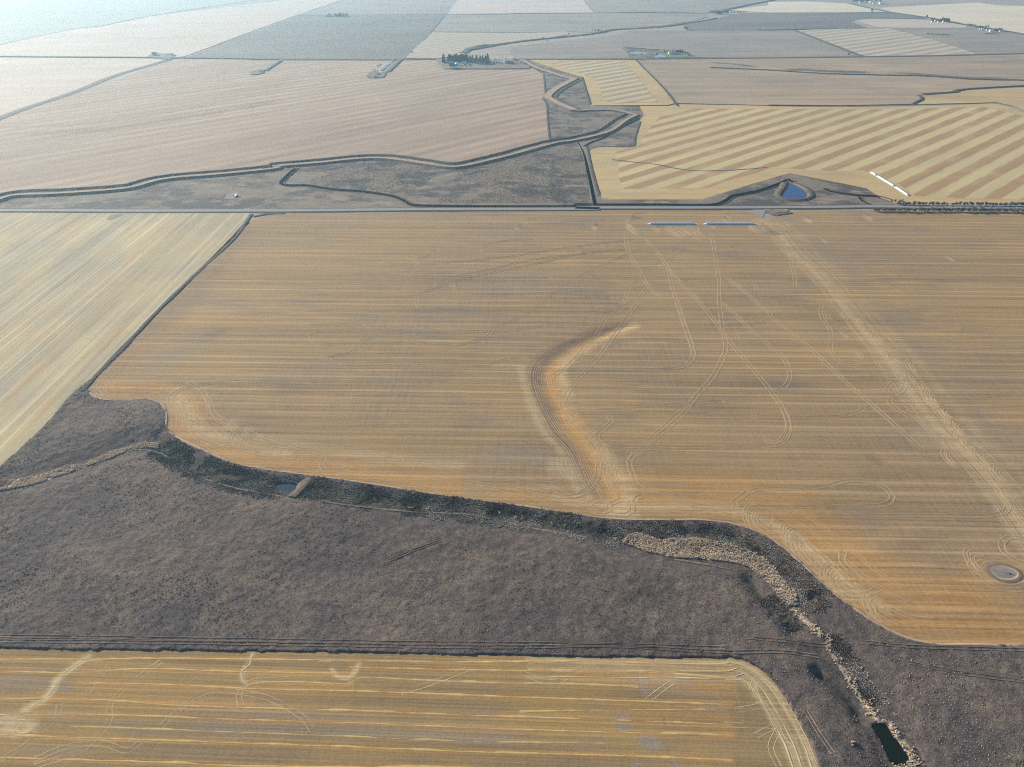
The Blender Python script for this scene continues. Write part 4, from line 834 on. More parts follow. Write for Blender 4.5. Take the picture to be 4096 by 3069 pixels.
# reeds
Q_ = []
for poly, n_ in ((reedA, 90000), (reedB, 60000)):
    A = np.array(poly); x0, y0 = A.min(0); x1, y1 = A.max(0); area = (x1 - x0) * (y1 - y0)
    C_ = np.stack([rng.uniform(x0, x1, int(area * 3.2)), rng.uniform(y0, y1, int(area * 3.2))], 1)
    C_ = C_[inside(C_[:, 0], C_[:, 1], poly)]; C_ = C_[fbm(C_[:, 0], C_[:, 1], 4, 3, 70) > -.3]; Q_.append(C_)
def along(spec, wd, dn, clump=6):
    ln = np.array(smooth(g(spec), step=1.0)); m = int(len(ln) * dn); i = rng.integers(0, len(ln), m)
    p = ln[i] + rng.normal(0, wd, (m, 2)); return p[fbm(p[:, 0], p[:, 1], clump, 3, 80) > -.12]
Q_.append(along('J 630,890 700,960 780,1030 850,1090 870,1150 900,1200 940,1270 990,1340 1050,1430', 1.5, 6))
Q_.append(along('J 1090,1470 1130,1540 1170,1600', 1.6, 6)); Q_.append(along('M 1140,1070 1210,1085 1245,1130 1310,1215 1375,1300 1400,1345', 1.2, 7)); Q_.append(along('M 1280,1415 1380,1400 1440,1385', 1.6, 7))
for q in ('H 1985,555', 'H 2120,588', 'H 2192,602', 'H 1200,505', 'H 1345,518', 'I 130,735', 'I 185,745', 'I 410,790', 'I 515,808', 'I 930,905', 'M 1170,1075', 'M 940,1250'):
    Q_.append(np.array(g(q)) + rng.normal(0, .8, (9, 2)))
P = np.concatenate(Q_); tn = np.clip(.5 + 1.0 * fbm(P[:, 0], P[:, 1], 12, 3, 90) + rng.normal(0, .2, len(P)), 0, 1)
scatter('reed_bed', P, rng.uniform(.32, .66, len(P)), rng.uniform(.5, 1.15, len(P)), tn, m_reed, 'pale dry cattail reeds filling the creek bed', 'reed')
# shrubs along the marsh and the creek
def band(line, a, b, n_):
    L_ = np.array(line); q_ = np.linspace(0, len(L_) - 1, len(L_) * 12); L_ = np.stack([np.interp(q_, np.arange(len(L_)), L_[:, k]) for k in (0, 1)], 1); i = rng.integers(0, len(L_), n_); T_ = np.gradient(L_, axis=0); T_ /= np.linalg.norm(T_, axis=1)[:, None]
    return L_[i] + np.stack([-T_[i, 1], T_[i, 0]], 1) * rng.uniform(a, b, (n_, 1)) + rng.normal(0, 1.5, (n_, 2))
P = np.concatenate([band(marsh_line, -12, 14, 20000), band(smooth(g('I 950,900 1500,870 1900,940 2150,1080 J 560,620 650,760 760,900'), step=8), -6, 12, 6000), band(smooth(g('J 720,850 790,800 860,775'), step=3), -4, 4, 260),
                    band(smooth(g('F 950,700 1000,640 1050,560'), step=3), -7, 3, 500), band(smooth(g('J 830,1080 960,1290 1180,1600'), step=5), 1, 9, 2600), band(smooth(g('J 450,800 560,930 620,1030'), step=3), -8, 8, 900)])
P = nofield(P); P = P[fbm(P[:, 0], P[:, 1], 14, 4, 33) > -.22]; P = P[visible(P)]
tn = np.clip(.45 + 1.2 * fbm(P[:, 0], P[:, 1], 16, 3, 95) + rng.normal(0, .2, len(P)), 0, 1); sz = rng.uniform(.25, .62, len(P))
scatter('shrub_thicket', P, sz * 1.2, sz * rng.uniform(.45, .95, len(P)), tn, m_bush, 'grey leafless brush crowding the marshy creek', 'bush')
# clumps in the middle pasture (north of the road)
mp = g('B 140,200 700,140 1200,210 1900,50 2100,60 2170,430 1000,430 900,380 300,300 60,290'); A = np.array(mp); x0, y0 = A.min(0); x1, y1 = A.max(0)
P = np.stack([rng.uniform(x0, x1, 60000), rng.uniform(y0, y1, 60000)], 1); P = P[inside(P[:, 0], P[:, 1], mp)]
P = P[(fbm(P[:, 0], P[:, 1], 60, 4, 21) > -.25) & (rng.random(len(P)) < .55)]; sz = rng.uniform(.3, .7, len(P)); tn = np.clip(.6 + .5 * fbm(P[:, 0], P[:, 1], 60, 3, 21) + rng.normal(0, .2, len(P)), 0, 1)
scatter('pasture_clumps', P, sz, sz * .7, tn, m_tuft, 'bunch grass clumps in the pasture north of the gravel road', hz=np.full(len(P), .12))

# ------------------------------------------------------------------ things
def empty(name, loc, rz, label, cat, group=None):
    o = bpy.data.objects.new(name, None); COL.objects.link(o); o.location = (loc[0], loc[1], 2.05 if loc[1] > 1600 else (loc[2] if len(loc) > 2 else .2)); o.rotation_euler = (0, 0, rz)
    tag(o, None, label, cat, group); return o
def part(name, V, F, mat, parent, sm=False, attrs=None, label=None):
    return link(name, mesh(name, V, F, smooth_=sm, attrs=attrs), mat, parent=parent, label=label)
def box(x0, x1, y0, y1, z0, z1, b=0):
    V = [(x0, y0, z0), (x1, y0, z0), (x1, y1, z0), (x0, y1, z0), (x0, y0, z1), (x1, y0, z1), (x1, y1, z1), (x0, y1, z1)]
    return V, [tuple(b + i for i in f) for f in ((3, 2, 1, 0), (4, 5, 6, 7), (0, 1, 5, 4), (1, 2, 6, 5), (2, 3, 7, 6), (3, 0, 4, 7))]
def copy_tree(o, parent=None):
    c = o.copy(); COL.objects.link(c); c.parent = parent
    for ch in o.children: copy_tree(ch, c)
    return c
def bag(a, b, label, group, wd=3.2, hg=2.2, mat=m_bagw):
    a = np.array(a); b = np.array(b); L = float(np.linalg.norm(b - a)); o = empty('grain_bag', ((a + b)[0] / 2, (a + b)[1] / 2, .28), math.atan2(b[1] - a[1], b[0] - a[0]), label, 'grain bag', group)
    n_ = max(10, int(L / 1.6)); V = []; F = []; k = 11
    for i in range(n_ + 1):
        x = -L / 2 + L * i / n_; e = min(i, n_ - i); s_ = 1.0 if e > 2 else (.15, .62, .9)[e]; q = 1 + .05 * math.sin(i * 1.7 + L) + .03 * math.sin(i * .6)
        for j in range(k):
            t = math.pi * j / (k - 1); V.append((x, math.cos(t) * wd / 2 * (.75 + .25 * s_) * q, math.sin(t) ** .8 * hg * s_ * q))
    for i in range(n_):
        for j in range(k - 1): F.append((i * k + j, i * k + j + 1, (i + 1) * k + j + 1, (i + 1) * k + j))
    F.append(tuple(range(k))[::-1]); F.append(tuple(n_ * k + j for j in range(k)))
    part('bag_body', V, [f[::-1] for f in F], mat, o, True)
    for s_ in (-1, 1):
        V, F = box(min(s_ * L / 2, s_ * (L / 2 + 1.8)), max(s_ * L / 2, s_ * (L / 2 + 1.8)), -1.0, 1.0, .02, .30); part('tied_end', V, F, mat, o)
    return o
c1 = (2500, 820, 2.765)
def gg(c, x, y): return G(c[0] + x / c[2], c[1] + y / c[2])
bag(gg(c1, 262, 214), gg(c1, 780, 214), 'long white grain bag on the stubble south of the road, left one of the pair', 'white grain bags by the gravel road')
bag(gg(c1, 880, 214), gg(c1, 1434, 214), 'long white grain bag on the stubble nearest the field approach', 'white grain bags by the gravel road')
bag(g('D 857,290')[0], g('D 902,318')[0], 'short white grain bag at the upper end of the line beside the striped field', 'white grain bags in the striped field')
bag(g('D 908,322')[0], g('D 1062,414')[0], 'middle white grain bag of the three end to end in the striped field', 'white grain bags in the striped field')
bag(g('D 1070,420')[0], g('D 1186,496')[0], 'white grain bag at the lower end of the line nearest the tree belt', 'white grain bags in the striped field')
bag(g('W 760,488')[0], g('W 878,412')[0], 'single white grain bag lying apart above the dark oil pad', 'white grain bags by the oil pad', 3.4)
bag(g('W 895,622')[0], g('W 1030,515')[0], 'white grain bag of the row of three, closest to the dark oil pad', 'white grain bags by the oil pad', 3.4)
bag(g('W 1035,497')[0], g('W 1155,412')[0], 'middle white grain bag in the row of three by the pad lane', 'white grain bags by the oil pad', 3.4)
bag(g('W 1165,395')[0], g('W 1272,312')[0], 'white grain bag of the row of three, closest to the far road', 'white grain bags by the oil pad', 3.4)
for i in range(8):
    a = g('T2 %d,%d' % (318 + i * 17, 5 + i * 2.6))[0]
    bag((a[0] - 5, a[1] + 3), (a[0] + 5, a[1] - 3), 'small white bag in the row on the pale field at the top left horizon', 'white bags in a far row', 4, 3)

def building(name, c, rz, L, W, H, rh, wm, rm, label, group=None, doors=1, wins=2, cat='building'):
    o = empty(name, (*c, .2), rz, label, cat, group); x, y = L / 2, W / 2
    V = [(-x, -y, 0), (x, -y, 0), (x, y, 0), (-x, y, 0), (-x, -y, H), (x, -y, H), (x, y, H), (-x, y, H), (-x, 0, H + rh), (x, 0, H + rh)]
    part('wall', V, [(0, 1, 5, 4), (2, 3, 7, 6), (1, 2, 6, 9, 5), (3, 0, 4, 8, 7), (3, 2, 1, 0)], wm, o)
    e = .5; t = .25; sl = rh / y
    V = []; F = []
    for s_ in (-1, 1):
        b_ = len(V)
        V += [(-x - e, s_ * (y + e), H - e * sl + .06), (x + e, s_ * (y + e), H - e * sl + .06), (x + e, 0, H + rh + .06), (-x - e, 0, H + rh + .06)]
        V += [(p[0], p[1], p[2] + t) for p in V[b_:b_ + 4]]
        q = [(0, 1, 2, 3), (7, 6, 5, 4), (0, 4, 5, 1), (1, 5, 6, 2), (3, 2, 6, 7), (0, 3, 7, 4)]
        F += [tuple(b_ + i for i in (f if s_ < 0 else f[::-1])) for f in q]
    part('roof', V, F, rm, o)
    for i in range(doors):
        dw = min(4.5, W * .4) if H > 4 else 1.1; V, F = box(-x - .12, -x + .1, -dw / 2, dw / 2, .02, min(H * .8, 4.2 if H > 4 else 2.1)); part('door', V, F, m_door, o)
    for i in range(wins):
        xc = -x + L * (i + 1) / (wins + 1); V, F = box(xc - .7, xc + .7, -y - .1, -y + .1, 1.1, 2.2); part('window', V, F, m_door, o)
    return o
def bin_(name, c, r, H, label, group=None, mat=m_metal, dome=False, cat='grain bin'):
    o = empty(name, (*c, .2), 0, label, cat, group); k = 20
    V = [(r * math.cos(2 * math.pi * i / k), r * math.sin(2 * math.pi * i / k), z) for z in (0, H) for i in range(k)]
    F = [(i, (i + 1) % k, k + (i + 1) % k, k + i) for i in range(k)]; part('bin_wall', V, F + [tuple(range(k))[::-1]], mat, o, False)
    R_ = [(r * 1.04, H - .05), (r * .7, H + r * (.55 if dome else .28)), (r * .18, H + r * (.85 if dome else .58))]
    V = [(q * math.cos(2 * math.pi * i / k), q * math.sin(2 * math.pi * i / k), z) for q, z in R_ for i in range(k)]
    F = [(j * k + i, j * k + (i + 1) % k, (j + 1) * k + (i + 1) % k, (j + 1) * k + i) for j in range(2) for i in range(k)] + [tuple(2 * k + i for i in range(k))]
    part('bin_roof', V, F, m_white if dome else mat, o)
    V, F = box(-r - .15, -r + .2, -.5, .5, .3, 2.1); part('hatch', V, F, m_door, o)
    V, F = box(-.35 * 1, .35, -.35, .35, H + r * (.8 if dome else .5), H + r * (.8 if dome else .5) + .8); part('vent_cap', V, F, mat, o)
    return o
def tank(c, r, H, label, group=None, mat=m_metal):
    o = empty('storage_tank', (*c, .2), 0, label, 'tank', group); k = 14
    V = [(r * math.cos(2 * math.pi * i / k), r * math.sin(2 * math.pi * i / k), z) for z in (0, H) for i in range(k)]
    part('tank_shell', V, [(i, (i + 1) % k, k + (i + 1) % k, k + i) for i in range(k)] + [tuple(k + i for i in range(k))], mat, o)
    V, F = box(r, r + .35, -.3, .3, 0, H + .9); part('ladder', V, F, m_trunk, o); return o
def machine(c, rz, L, label, group=None, mat=m_red, cat='farm machine'):
    o = empty('farm_machine', (*c, .2), rz, label, cat, group)
    V, F = box(-L / 2, L / 2, -1.3, 1.3, 1.0, 2.2); V2, F2 = box(-L / 2, -L / 5, -1.1, 1.1, 2.2, 3.3, 8); part('chassis', V + V2, F + F2, mat, o)
    for sx in (-1, 1):
        for sy in (-1, 1):
            k = 12; cx_, cy_ = sx * L * .33, sy * 1.35; V = [(cx_ + .75 * math.cos(2 * math.pi * i / k), cy_ + w_ * .25, .75 + .75 * math.sin(2 * math.pi * i / k)) for w_ in (-1, 1) for i in range(k)]
            part('wheel', V, [(i, (i + 1) % k, k + (i + 1) % k, k + i) for i in range(k)] + [tuple(range(k)), tuple(k + i for i in range(k))[::-1]], m_door, o)
    return o

# --- trees
def leaf_cloud(n_, f, size, seed, aniso=1.0):
    r_ = np.random.default_rng(seed); V = []; F = []; T_ = []
    for i in range(n_):
        p = np.array(f(r_)); d = r_.normal(0, 1, 3); d /= np.linalg.norm(d); e = np.cross(d, r_.normal(0, 1, 3)); e /= np.linalg.norm(e); s_ = size * r_.uniform(.6, 1.4)
        d[2] *= aniso; b_ = len(V); V += [p - d * s_ * .6, p + e * s_ * .5, p + d * s_ * .7, p - e * s_ * .45]; F.append((b_, b_ + 1, b_ + 2, b_ + 3)); t_ = r_.random(); T_ += [t_] * 4
    return V, F, T_
def trunk(H, r, limbs, seed):
    r_ = np.random.default_rng(seed); V = []; F = []
    def cone(a, b, ra, rb):
        a = np.array(a, float); b = np.array(b, float); d = b - a; d /= np.linalg.norm(d); u_ = np.cross(d, (.3, .9, .2)); u_ /= np.linalg.norm(u_); v_ = np.cross(d, u_); b0 = len(V); k = 5
        for P_, q in ((a, ra), (b, rb)):
            for i in range(k): V.append(P_ + q * (u_ * math.cos(2 * math.pi * i / k) + v_ * math.sin(2 * math.pi * i / k)))
        for i in range(k): F.append((b0 + i, b0 + (i + 1) % k, b0 + k + (i + 1) % k, b0 + k + i))
    cone((0, 0, -.2), (0, 0, H), r, r * .3)
    for i in range(limbs):
        z = H * r_.uniform(.25, .8); a = r_.uniform(0, 2 * math.pi); l = H * r_.uniform(.25, .5) ; cone((0, 0, z), (l * math.cos(a) * .8, l * math.sin(a) * .8, z + l * .7), r * .4, r * .12)
    return V, F
def spruce(H, r, seed):
    o = empty('spruce_tree', (0, 0), 0, 'x', 'tree'); V, F = trunk(H * .95, .28, 0, seed); part('trunk', V, F, m_trunk, o)
    def f(r_):
        t = r_.random() ** 1.5; a = r_.uniform(0, 2 * math.pi); q = r * (1 - t) ** .8 * (.45 + .6 * r_.random() ** .5) * (1 + .25 * math.sin(a * 3 + t * 20)); return (q * math.cos(a), q * math.sin(a), H * (.05 + .95 * t) - q * .18)
    V, F, T_ = leaf_cloud(620, f, 1.15, seed); part('crown', V, F, m_spruce, o, attrs={'tint': T_}); return o
def bare(H, r, seed, nm='bare_tree', n_=520, size=.55, mat=None):
    o = empty(nm, (0, 0), 0, 'x', 'tree'); V, F = trunk(H * .7, .16, 7, seed); part('trunk', V, F, m_trunk, o)
    r0 = np.random.default_rng(seed + 1); lob = [(r0.uniform(-.55, .55) * r, r0.uniform(-.55, .55) * r, H * r0.uniform(.35, .82), r * r0.uniform(.35, .6)) for _ in range(7)]
    def f(r_):
        l = lob[int(r_.integers(0, 7))]; d = r_.normal(0, 1, 3); d /= np.linalg.norm(d); q = r_.random() ** .45; return (l[0] + d[0] * l[3] * q, l[1] + d[1] * l[3] * q, max(.2, l[2] + d[2] * l[3] * q * 1.1))
    V, F, T_ = leaf_cloud(n_, f, size, seed, 1.5); part('crown', V, F, mat or m_twig, o, attrs={'tint': T_}); return o
used = {}
def plant(key, make, x, y, z, label, group, sc=1.0, cat='tree', sx=1.0, name=None):
    if key not in used: used[key] = make(); o = used[key]
    else: o = copy_tree(used[key])
    if name: o.name = name
    o.location = (x, y, 2.0 if y > 1600 else z); s_ = sc * random.uniform(.9, 1.12); o.scale = (s_ * sx * random.uniform(.9, 1.1), s_ * sx * random.uniform(.9, 1.1), s_ * random.uniform(.85, 1.15)); o.rotation_euler = (0, 0, random.uniform(0, 6.28))
    if 'group' in o.keys(): del o['group']
    tag(o, None, label, cat, group); return o
SP = [lambda i=i: spruce(17, 3.6, 11 + i) for i in range(3)]; BT = [lambda i=i: bare(7.5, 2.9, 31 + i) for i in range(4)]; BB = [lambda i=i: bare(11, 4.6, 51 + i, n_=700, size=.9) for i in range(3)]
def row(spec, n_, kind, label, group, sc=1.0, jit=1.0, sx=1.0, cat='tree'):
    ln = np.array(smooth(g(spec), step=2)); 
    for i in range(n_):
        p = ln[int((len(ln) - 1) * (i + .5) / n_)]; k = random.randrange(len(kind[1]))
        lb = label if n_ > 15 else ORD[i] + ' from the left, ' + label
        plant(kind[0] + str(k), kind[1][k], p[0] + random.gauss(0, jit), p[1] + random.gauss(0, jit), .15, lb, group, sc * random.uniform(.85, 1.15), cat, sx, 'bush' if cat == 'bush' else {'spruce': 'spruce_tree', 'big': 'poplar_tree', 'bare': 'shelterbelt_tree'}[kind[0]])
ORD = 'first second third fourth fifth sixth seventh eighth ninth tenth eleventh twelfth thirteenth fourteenth fifteenth'.split()
KS, KB, KL = ('spruce', SP), ('bare', BT), ('big', BB)
row('D 880,630 1500,634 2260,637', 92, KB, 'leafless shelterbelt tree in the dense row along the south side of the road', 'shelterbelt trees south of the road', .74, 1.2, 1.25)
row('D 1075,574 1600,580 2260,584', 74, KB, 'leafless shelterbelt tree in the row between the road and the striped field', 'shelterbelt trees north of the road', .68, 1.2, 1.25)
# farmyard with the spruce belt
p = g('Y 342,330')[0]; k_ = used
o = plant('spruce0', SP[0], p[0], p[1], .2, 'tallest dark spruce standing alone at the west end of the farmyard', None, 1.75, sx=.85)
p = g('Y 330,318')[0]; plant('spruce1', SP[1], p[0] - 2, p[1] + 6, .2, 'dark spruce tucked behind the tallest one at the west end of the farmyard', None, 1.5)
row('Y 410,292 600,292 760,288', 20, KS, 'dark spruce in the solid west half of the farmyard belt', 'spruces of the farmyard belt', 1.12, 1.5, 1.7)
row('Y 400,310 560,308 780,312', 15, KS, 'dark spruce in the solid west half of the farmyard belt', 'spruces of the farmyard belt', .98, 1.5, 1.8)
row('Y 780,290 920,300 1130,300', 13, KS, 'spruce in the ragged east half of the farmyard belt', 'spruces in the east half of the belt', 1.05, 3, 1.4)
row('Y 780,320 950,330 1160,330', 16, KL, 'bare poplar among the spruces on the east side of the farmyard belt', 'bare trees in the farmyard belt', 1.15, 3)
row('Y 840,345 1000,352 1180,350', 11, KL, 'low bare tree at the southern edge of the farmyard belt', 'low trees in the farmyard belt', .75, 2)
building('barn', g('Y 500,418')[0], R(8), 26, 13, 6, 4.5, m_white, m_shingle, 'white gabled barn with dark roof, nearest the field in the tree-lined farmyard')
bin_('round_shed', g('Y 567,372')[0], 6.5, 4.5, 'broad round steel bin with domed roof behind the white barn', mat=m_metal, dome=True)
building('long_shed', g('Y 455,338')[0], R(3), 22, 10, 4.5, 2.5, m_wall, m_tin, 'long tin-roofed shed under the western spruces')
building('farmhouse', g('Y 690,340')[0], R(2), 17, 11, 4, 3.5, m_white, m_tin, 'farmhouse with pale roof in front of the spruce belt', wins=3)
building('garage', g('Y 712,378')[0], R(5), 9, 7, 3, 2, m_white, m_shingle, 'small white garage in front of the farmhouse')
building('tool_shed', g('Y 800,375')[0], R(5), 6, 5, 2.6, 1.5, m_wall, m_shingle, 'small dark tool shed east of the garage')
bin_('grain_bin', g('Y 1208,336')[0], 3.8, 8.5, 'front one of the two steel grain bins east of the trees', 'pair of steel grain bins')
bin_('grain_bin', g('Y 1236,322')[0], 4.2, 11, 'taller steel grain bin standing behind the other', 'pair of steel grain bins')
building('low_shed', g('Y 1160,350')[0], R(2), 11, 6, 2.6, 1.4, m_wall, m_tin, 'low tin shed left of the paired grain bins')
bin_('tower_silo', g('Y 1415,338')[0], 3.6, 16.5, 'tall white domed tower silo at the east end of the farmyard', mat=m_white, dome=True, cat='silo')
building('cattle_barn', g('Y 1500,338')[0], R(-3), 24, 10, 4, 2.8, m_wall, m_shingle, 'long dark-roofed cattle barn beside the tower silo')
bin_('small_bin', g('Y 1560,326')[0], 2.6, 5, 'small steel bin at the far corner of the cattle barn')
building('lean_to', g('Y 1390,242')[0], R(-4), 14, 6, 3, 1.2, m_white, m_white, 'narrow white-roofed shelter behind the tower silo')
machine(g('Y 1605,296')[0], .1, 11, 'dark farm implement parked behind the cattle barn', None, m_door)
machine(g('Y 1705,324')[0], .4, 8, 'rust red farm implement left near the lane', None, m_red)
machine(g('Y 1780,350')[0], -.1, 10, 'dark farm implement at the eastern tip of the yard', None, m_door)
row('Y 1620,350 1700,345 1800,352', 5, KB, 'low bush among the implements at the end of the yard', 'bushes at the end of the yard', .7, 2, cat='bush')
building('pump_shed', g('E 300,262')[0], R(0), 8, 5, 3, 1.6, m_white, m_white, 'small white pump shed at the corner of the canal pasture')
tank(g('E 377,255')[0], 1.5, 2.6, 'little white tank right of the pump shed', None, m_white)
o = empty('wellhead_skid', (*g('A 1600,385')[0], .3), .1, 'white wellhead skid on a small pad in the middle pasture', 'well equipment')
V, F = box(-6, 1, 6.5, 8, 0, 1.6); part('separator', V, F, m_white, o); V, F = box(0, 2.2, -6, 5, 0, 2.0); part('shack', V, F, m_white, o); V, F = box(3.5, 4.3, -1, 0, 0, 3.6); part('riser', V, F, m_metal, o)
for i, (x, hh) in enumerate(((690, 7), (742, 7.6), (802, 6.6))):
    tank(g('W %d,668' % x)[0], 1.4, hh, ('left', 'middle', 'right')[i] + ' upright tank of the three on the dark oil pad', 'upright tanks on the oil pad', m_tin)
building('pad_shack', g('W 760,822')[0], 0, 6, 4, 2.6, 1, m_wall, m_tin, 'low shack at the southern edge of the oil pad')
machine(g('W 510,790')[0], .5, 6, 'pale service vehicle parked on the west of the oil pad', None, m_white, 'vehicle')
building('treater_shack', g('W 850,745')[0], 0, 8, 4, 2.6, 1, m_wall, m_tin, 'small shack in the middle of the oil pad')
building('roadside_shed', g('W 1815,95')[0], 0, 7, 5, 3, 1, m_white, m_shingle, 'tiny shed at the corner of the northwest striped field')
tank(g('e 1250,440')[0], 2.4, 4.5, 'squat tank on the small pad west of the oil pad', None, m_metal)
building('well_shack', g('e 1420,500')[0], .2, 7, 4, 2.6, 1, m_metal, m_tin, 'low metal shack beside the squat tank')
building('corner_shed', g('d 650,360')[0], .3, 16, 10, 6, 2.5, m_metal, m_shingle, 'dark shed on the pad left of the road junction')
tank(g('d 1430,362')[0], 4, 6, 'round dark tank on the pad nearest the junction', None, m_tin)
building('white_trailer', g('d 1255,335')[0], -.3, 12, 3.5, 3, .6, m_white, m_white, 'long white trailer between the dark shed and the tank')
# far farm on the left skyline
bin_('grain_bin', g('Z 562,660')[0], 2.8, 9, 'slim white bin at the left end of the distant bin row', 'bins of the far northwest yard', m_white)
bin_('grain_bin', g('Z 640,655')[0], 5, 9, 'steel bin second from the left in the distant bin row', 'bins of the far northwest yard')
bin_('grain_bin', g('Z 770,655')[0], 8, 11, 'widest steel bin of the distant bin row', 'bins of the far northwest yard')
bin_('grain_bin', g('Z 885,650')[0], 5, 11, 'steel bin at the right end of the distant bin row', 'bins of the far northwest yard')
building('white_shed', g('Z 1075,660')[0], 0, 8, 6, 4, 2, m_white, m_white, 'small white shed between the distant bins and their trees')
row('Z 1130,640 1450,640 1780,630', 12, KS, 'dark tree in the windbreak right of the distant grain bins', 'windbreak by the distant bins', .9, 3, 1.3)
row('Z 1150,670 1450,675 1750,660', 10, KL, 'bare tree along the front of the distant windbreak', 'front row of the distant windbreak', .9, 3)
# dugout acreage
building('acreage_house', g('X 1345,328')[0], R(5), 16, 11, 4.5, 3.5, m_white, m_tin, 'white house on the green lawn beside the two ponds')
building('acreage_shop', g('X 1465,328')[0], R(-4), 22, 9, 4, 1.8, m_wall, m_tin, 'long grey shop right of the house by the ponds')
building('acreage_garage', g('X 1310,308')[0], R(5), 8, 7, 3, 2, m_white, m_white, 'small white garage just left of the house by the ponds')
row('X 1135,282 1220,285 1300,285', 9, KS, 'low dark spruce hedging the north side of the lawn', 'spruces north of the lawn', .42, 1, 1.3)
row('X 1390,290 1500,292 1620,300', 14, KS, 'dark spruce sheltering the house by the ponds', 'spruces behind the acreage house', .55, 1.5, 1.3)
row('X 1630,300 1700,330 1770,385', 12, KB, 'bare shrub in the curved row east of the acreage', 'shrubs east of the acreage', .9, 2)
row('X 320,184 700,222 1090,256', 40, KB, 'low bare shrub in the long thin hedge above the ponds', 'hedge above the ponds', .55, 1)
row('X 660,345 700,350 690,335', 3, KB, 'bare bush on the south bank of the larger pond', 'bushes by the larger pond', .8, 2, cat='bush')
row('X 640,460 700,470 770,470', 6, KB, 'low bush at the corner of the middle striped field', 'bushes at the field corner', .7, 3, cat='bush')
row('T3 0,515 500,522 1050,514', 26, KB, 'scattered roadside bush between the farmyard and the ponds', 'bushes along the far farm road', .55, 2, cat='bush')
row('X 780,432 1200,436 1700,432', 22, KB, 'dark roadside bush below the two ponds', 'bushes along the road below the ponds', .6, 2, cat='bush')
# creek trees at top
row('T3 1720,125 1790,122 1860,118', 26, KL, 'bare cottonwood in the clump where the creek meets the north road', 'creek cottonwoods', 1.25, 9)
row('T3 1850,120 1930,120 2010,117', 13, KL, 'bare tree in the thin row east of the creek clump', 'trees east of the creek clump', .9, 5)
row('T3 1480,250 1500,262 1520,250', 6, KL, 'bare tree in the small group above the grey valley field', 'trees above the valley field', .9, 5)
row('T3 700,272 760,282 800,285', 8, KB, 'bare shrub at the bend of the creek', 'shrubs at the creek bend', 1.1, 4, cat='bush')
row('T3 255,345 270,350 265,335', 3, KL, 'lone bare tree beside the creek north of the farmyard', 'trees beside the creek', .8, 2)
row('T4 690,488 700,480 710,485', 3, KB, 'bush at the south tip of the valley field', 'bushes at the valley field tip', 1.1, 3, cat='bush')
# top right farms
for x, y, L, W, H, lb in ((780, 82, 15, 9, 5, 'blue-white shed at the west end of the farm on the top skyline'), (1000, 75, 11, 9, 9, 'tall white building in the middle of the skyline farm'), (1067, 98, 9, 7, 4, 'small white shed in front of the tall skyline building'),
                          (1255, 100, 34, 16, 8, 'largest white barn at the east end of the skyline farm'), (1190, 98, 7, 6, 5, 'small white shed touching the largest skyline barn'), (880, 48, 8, 6, 5, 'little white house behind the skyline farm')):
    building('farm_building', g('b %d,%d' % (x, y))[0], R(5), L, W, H, 3, m_white, m_white, lb, 'white buildings of the skyline farm')
row('b 620,60 900,50 1180,55', 26, KL, 'tree in the dark grove behind the skyline farm', 'grove of the skyline farm', 1.2, 12)
row('b 650,30 900,20 1150,25', 20, KL, 'tree at the back of the dark grove of the skyline farm', 'back of the skyline grove', 1.2, 12)
building('lone_granary', g('b 1028,262')[0], 0, 13, 10, 8, 3, m_wall, m_shingle, 'lone dark granary on the cream field below the skyline farm')
for x, y, L, W, H, lb in ((567, 188, 8, 7, 5, 'white shed under the tall tree of the upper east farm'), (625, 168, 7, 6, 4, 'pale shed between the trees of the upper east farm'), (672, 192, 6, 6, 4, 'small white shed in the middle of the upper east farm')):
    building('farm_building', g('a %d,%d' % (x, y))[0], R(5), L, W, H, 2.5, m_white, m_white, lb, 'buildings of the upper east farm')
bin_('white_silo', g('a 760,202')[0], 4.4, 8, 'round white silo in front of the upper east grove', mat=m_white, dome=True, cat='silo')
for x, y, L, W, H, lb in ((1420, 322, 7, 6, 4, 'white shed at the left of the lower east farm'), (1465, 316, 6, 5, 4, 'small pale shed second from left in the lower east farm'), (1545, 335, 7, 6, 4, 'white shed between the trees and big barn of the lower east farm'),
                          (1630, 358, 19, 12, 7, 'big bright white barn of the lower east farm'), (1778, 355, 5, 5, 4, 'white shed below the round tree of the lower east farm'), (1516, 272, 7, 6, 4, 'white shed behind the lower east farm')):
    building('farm_building', g('a %d,%d' % (x, y))[0], R(-8), L, W, H, 3, m_white, m_white, lb, 'buildings of the lower east farm')
row('a 575,170 582,168 588,170', 3, KS, 'tall dark tree at the west end of the upper east farm', 'tall trees west of the upper farm', .95, 1.5)
row('a 640,168 660,170 680,172', 5, KL, 'bare tree in the middle of the upper east farm', 'trees amid the upper farm', .6, 2)
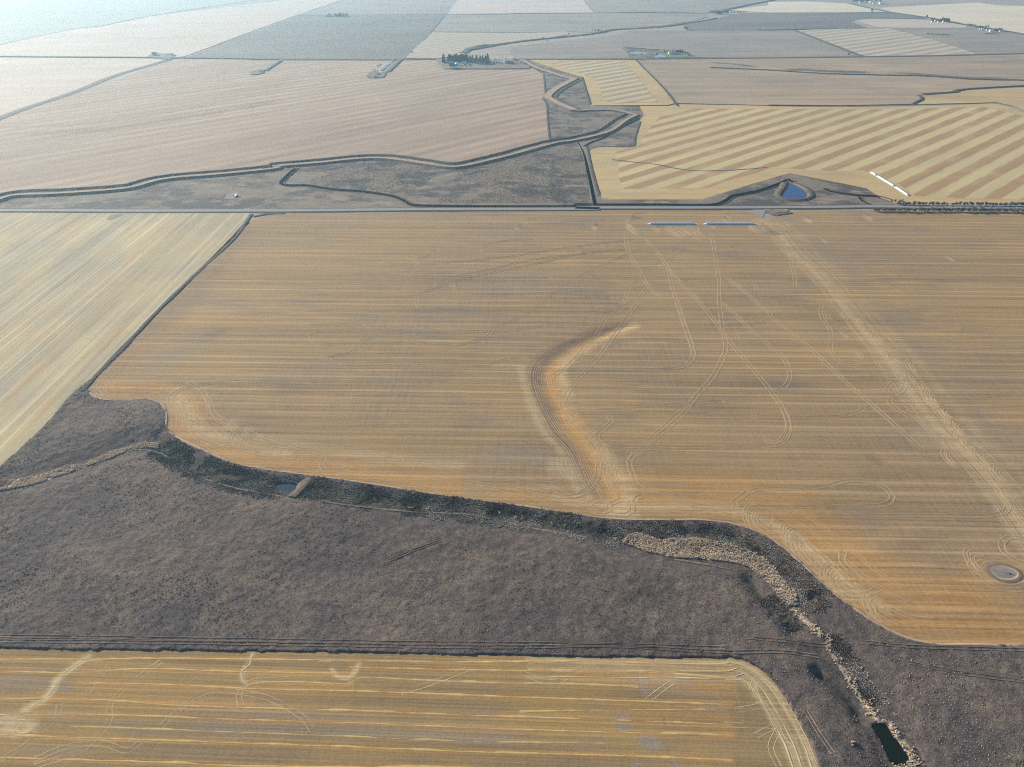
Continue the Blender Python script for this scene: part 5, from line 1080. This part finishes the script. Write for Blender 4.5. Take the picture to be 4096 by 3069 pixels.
row('a 725,172 800,175 870,178', 16, KS, 'dark tree in the square grove of the upper east farm', 'grove of the upper east farm', .95, 2, 1.3)
row('a 880,180 960,195 1045,215', 12, KB, 'roadside shrub between the two east farms', 'shrubs between the east farms', .8, 2)
row('a 1190,240 1260,238 1340,255', 12, KL, 'bare tree in the row leading to the lower east farm', 'trees leading to the lower farm', .55, 2)
row('a 1340,285 1440,290 1520,300', 18, KL, 'bare tree in the grove of the lower east farm', 'grove of the lower east farm', .8, 5)
row('a 1660,340 1700,342 1740,345', 8, KS, 'dark tree right of the big white barn', 'trees right of the big barn', .7, 2, 1.2)
row('a 1770,345 1790,342 1815,345', 5, KL, 'rounded bare tree at the east end of the lower east farm', 'rounded trees of the lower farm', 1.2, 3)
row('a 1545,262 1565,264 1585,262', 4, KS, 'dark tree behind the lower east farm', 'trees behind the lower farm', .5, 1.5)
row('a 455,96 470,98 488,96', 3, KL, 'bare tree by the diagonal road above the upper east farm', 'trees by the diagonal road', .9, 2)
row('a 480,405 650,412 870,430', 22, KB, 'bush in the weedy patch on the grey hillside', 'bushes on the grey hillside', .9, 3, cat='bush')
row('a 1500,398 1600,400 1720,398', 14, KB, 'bush in the dark line below the lower east farm', 'bushes below the lower farm', .7, 2, cat='bush')
row('D 1060,560 1100,562 1130,555', 5, KB, 'grey bush at the field corner where the tree belt begins', 'bushes at the head of the tree belt', .7, 2, cat='bush')

# ------------------------------------------------------------------ the air
m = bpy.data.materials.new('haze_air'); m.use_nodes = True; t_ = m.node_tree; t_.nodes.clear(); ou = t_.nodes.new('ShaderNodeOutputMaterial'); pv = t_.nodes.new('ShaderNodeVolumePrincipled')
pv.inputs['Color'].default_value = (.44, .745, 1.0, 1); pv.inputs['Density'].default_value = HAZE_DENS; pv.inputs['Anisotropy'].default_value = .42
t_.links.new(pv.outputs[0], ou.inputs['Volume'])
V, F = box(-B - 60, B + 60, -3060, 2 * B - 2940, -9, 362); hz_ = link('haze', mesh('haze', V, F), m, kind='stuff', label='thin blue haze over the distant fields')
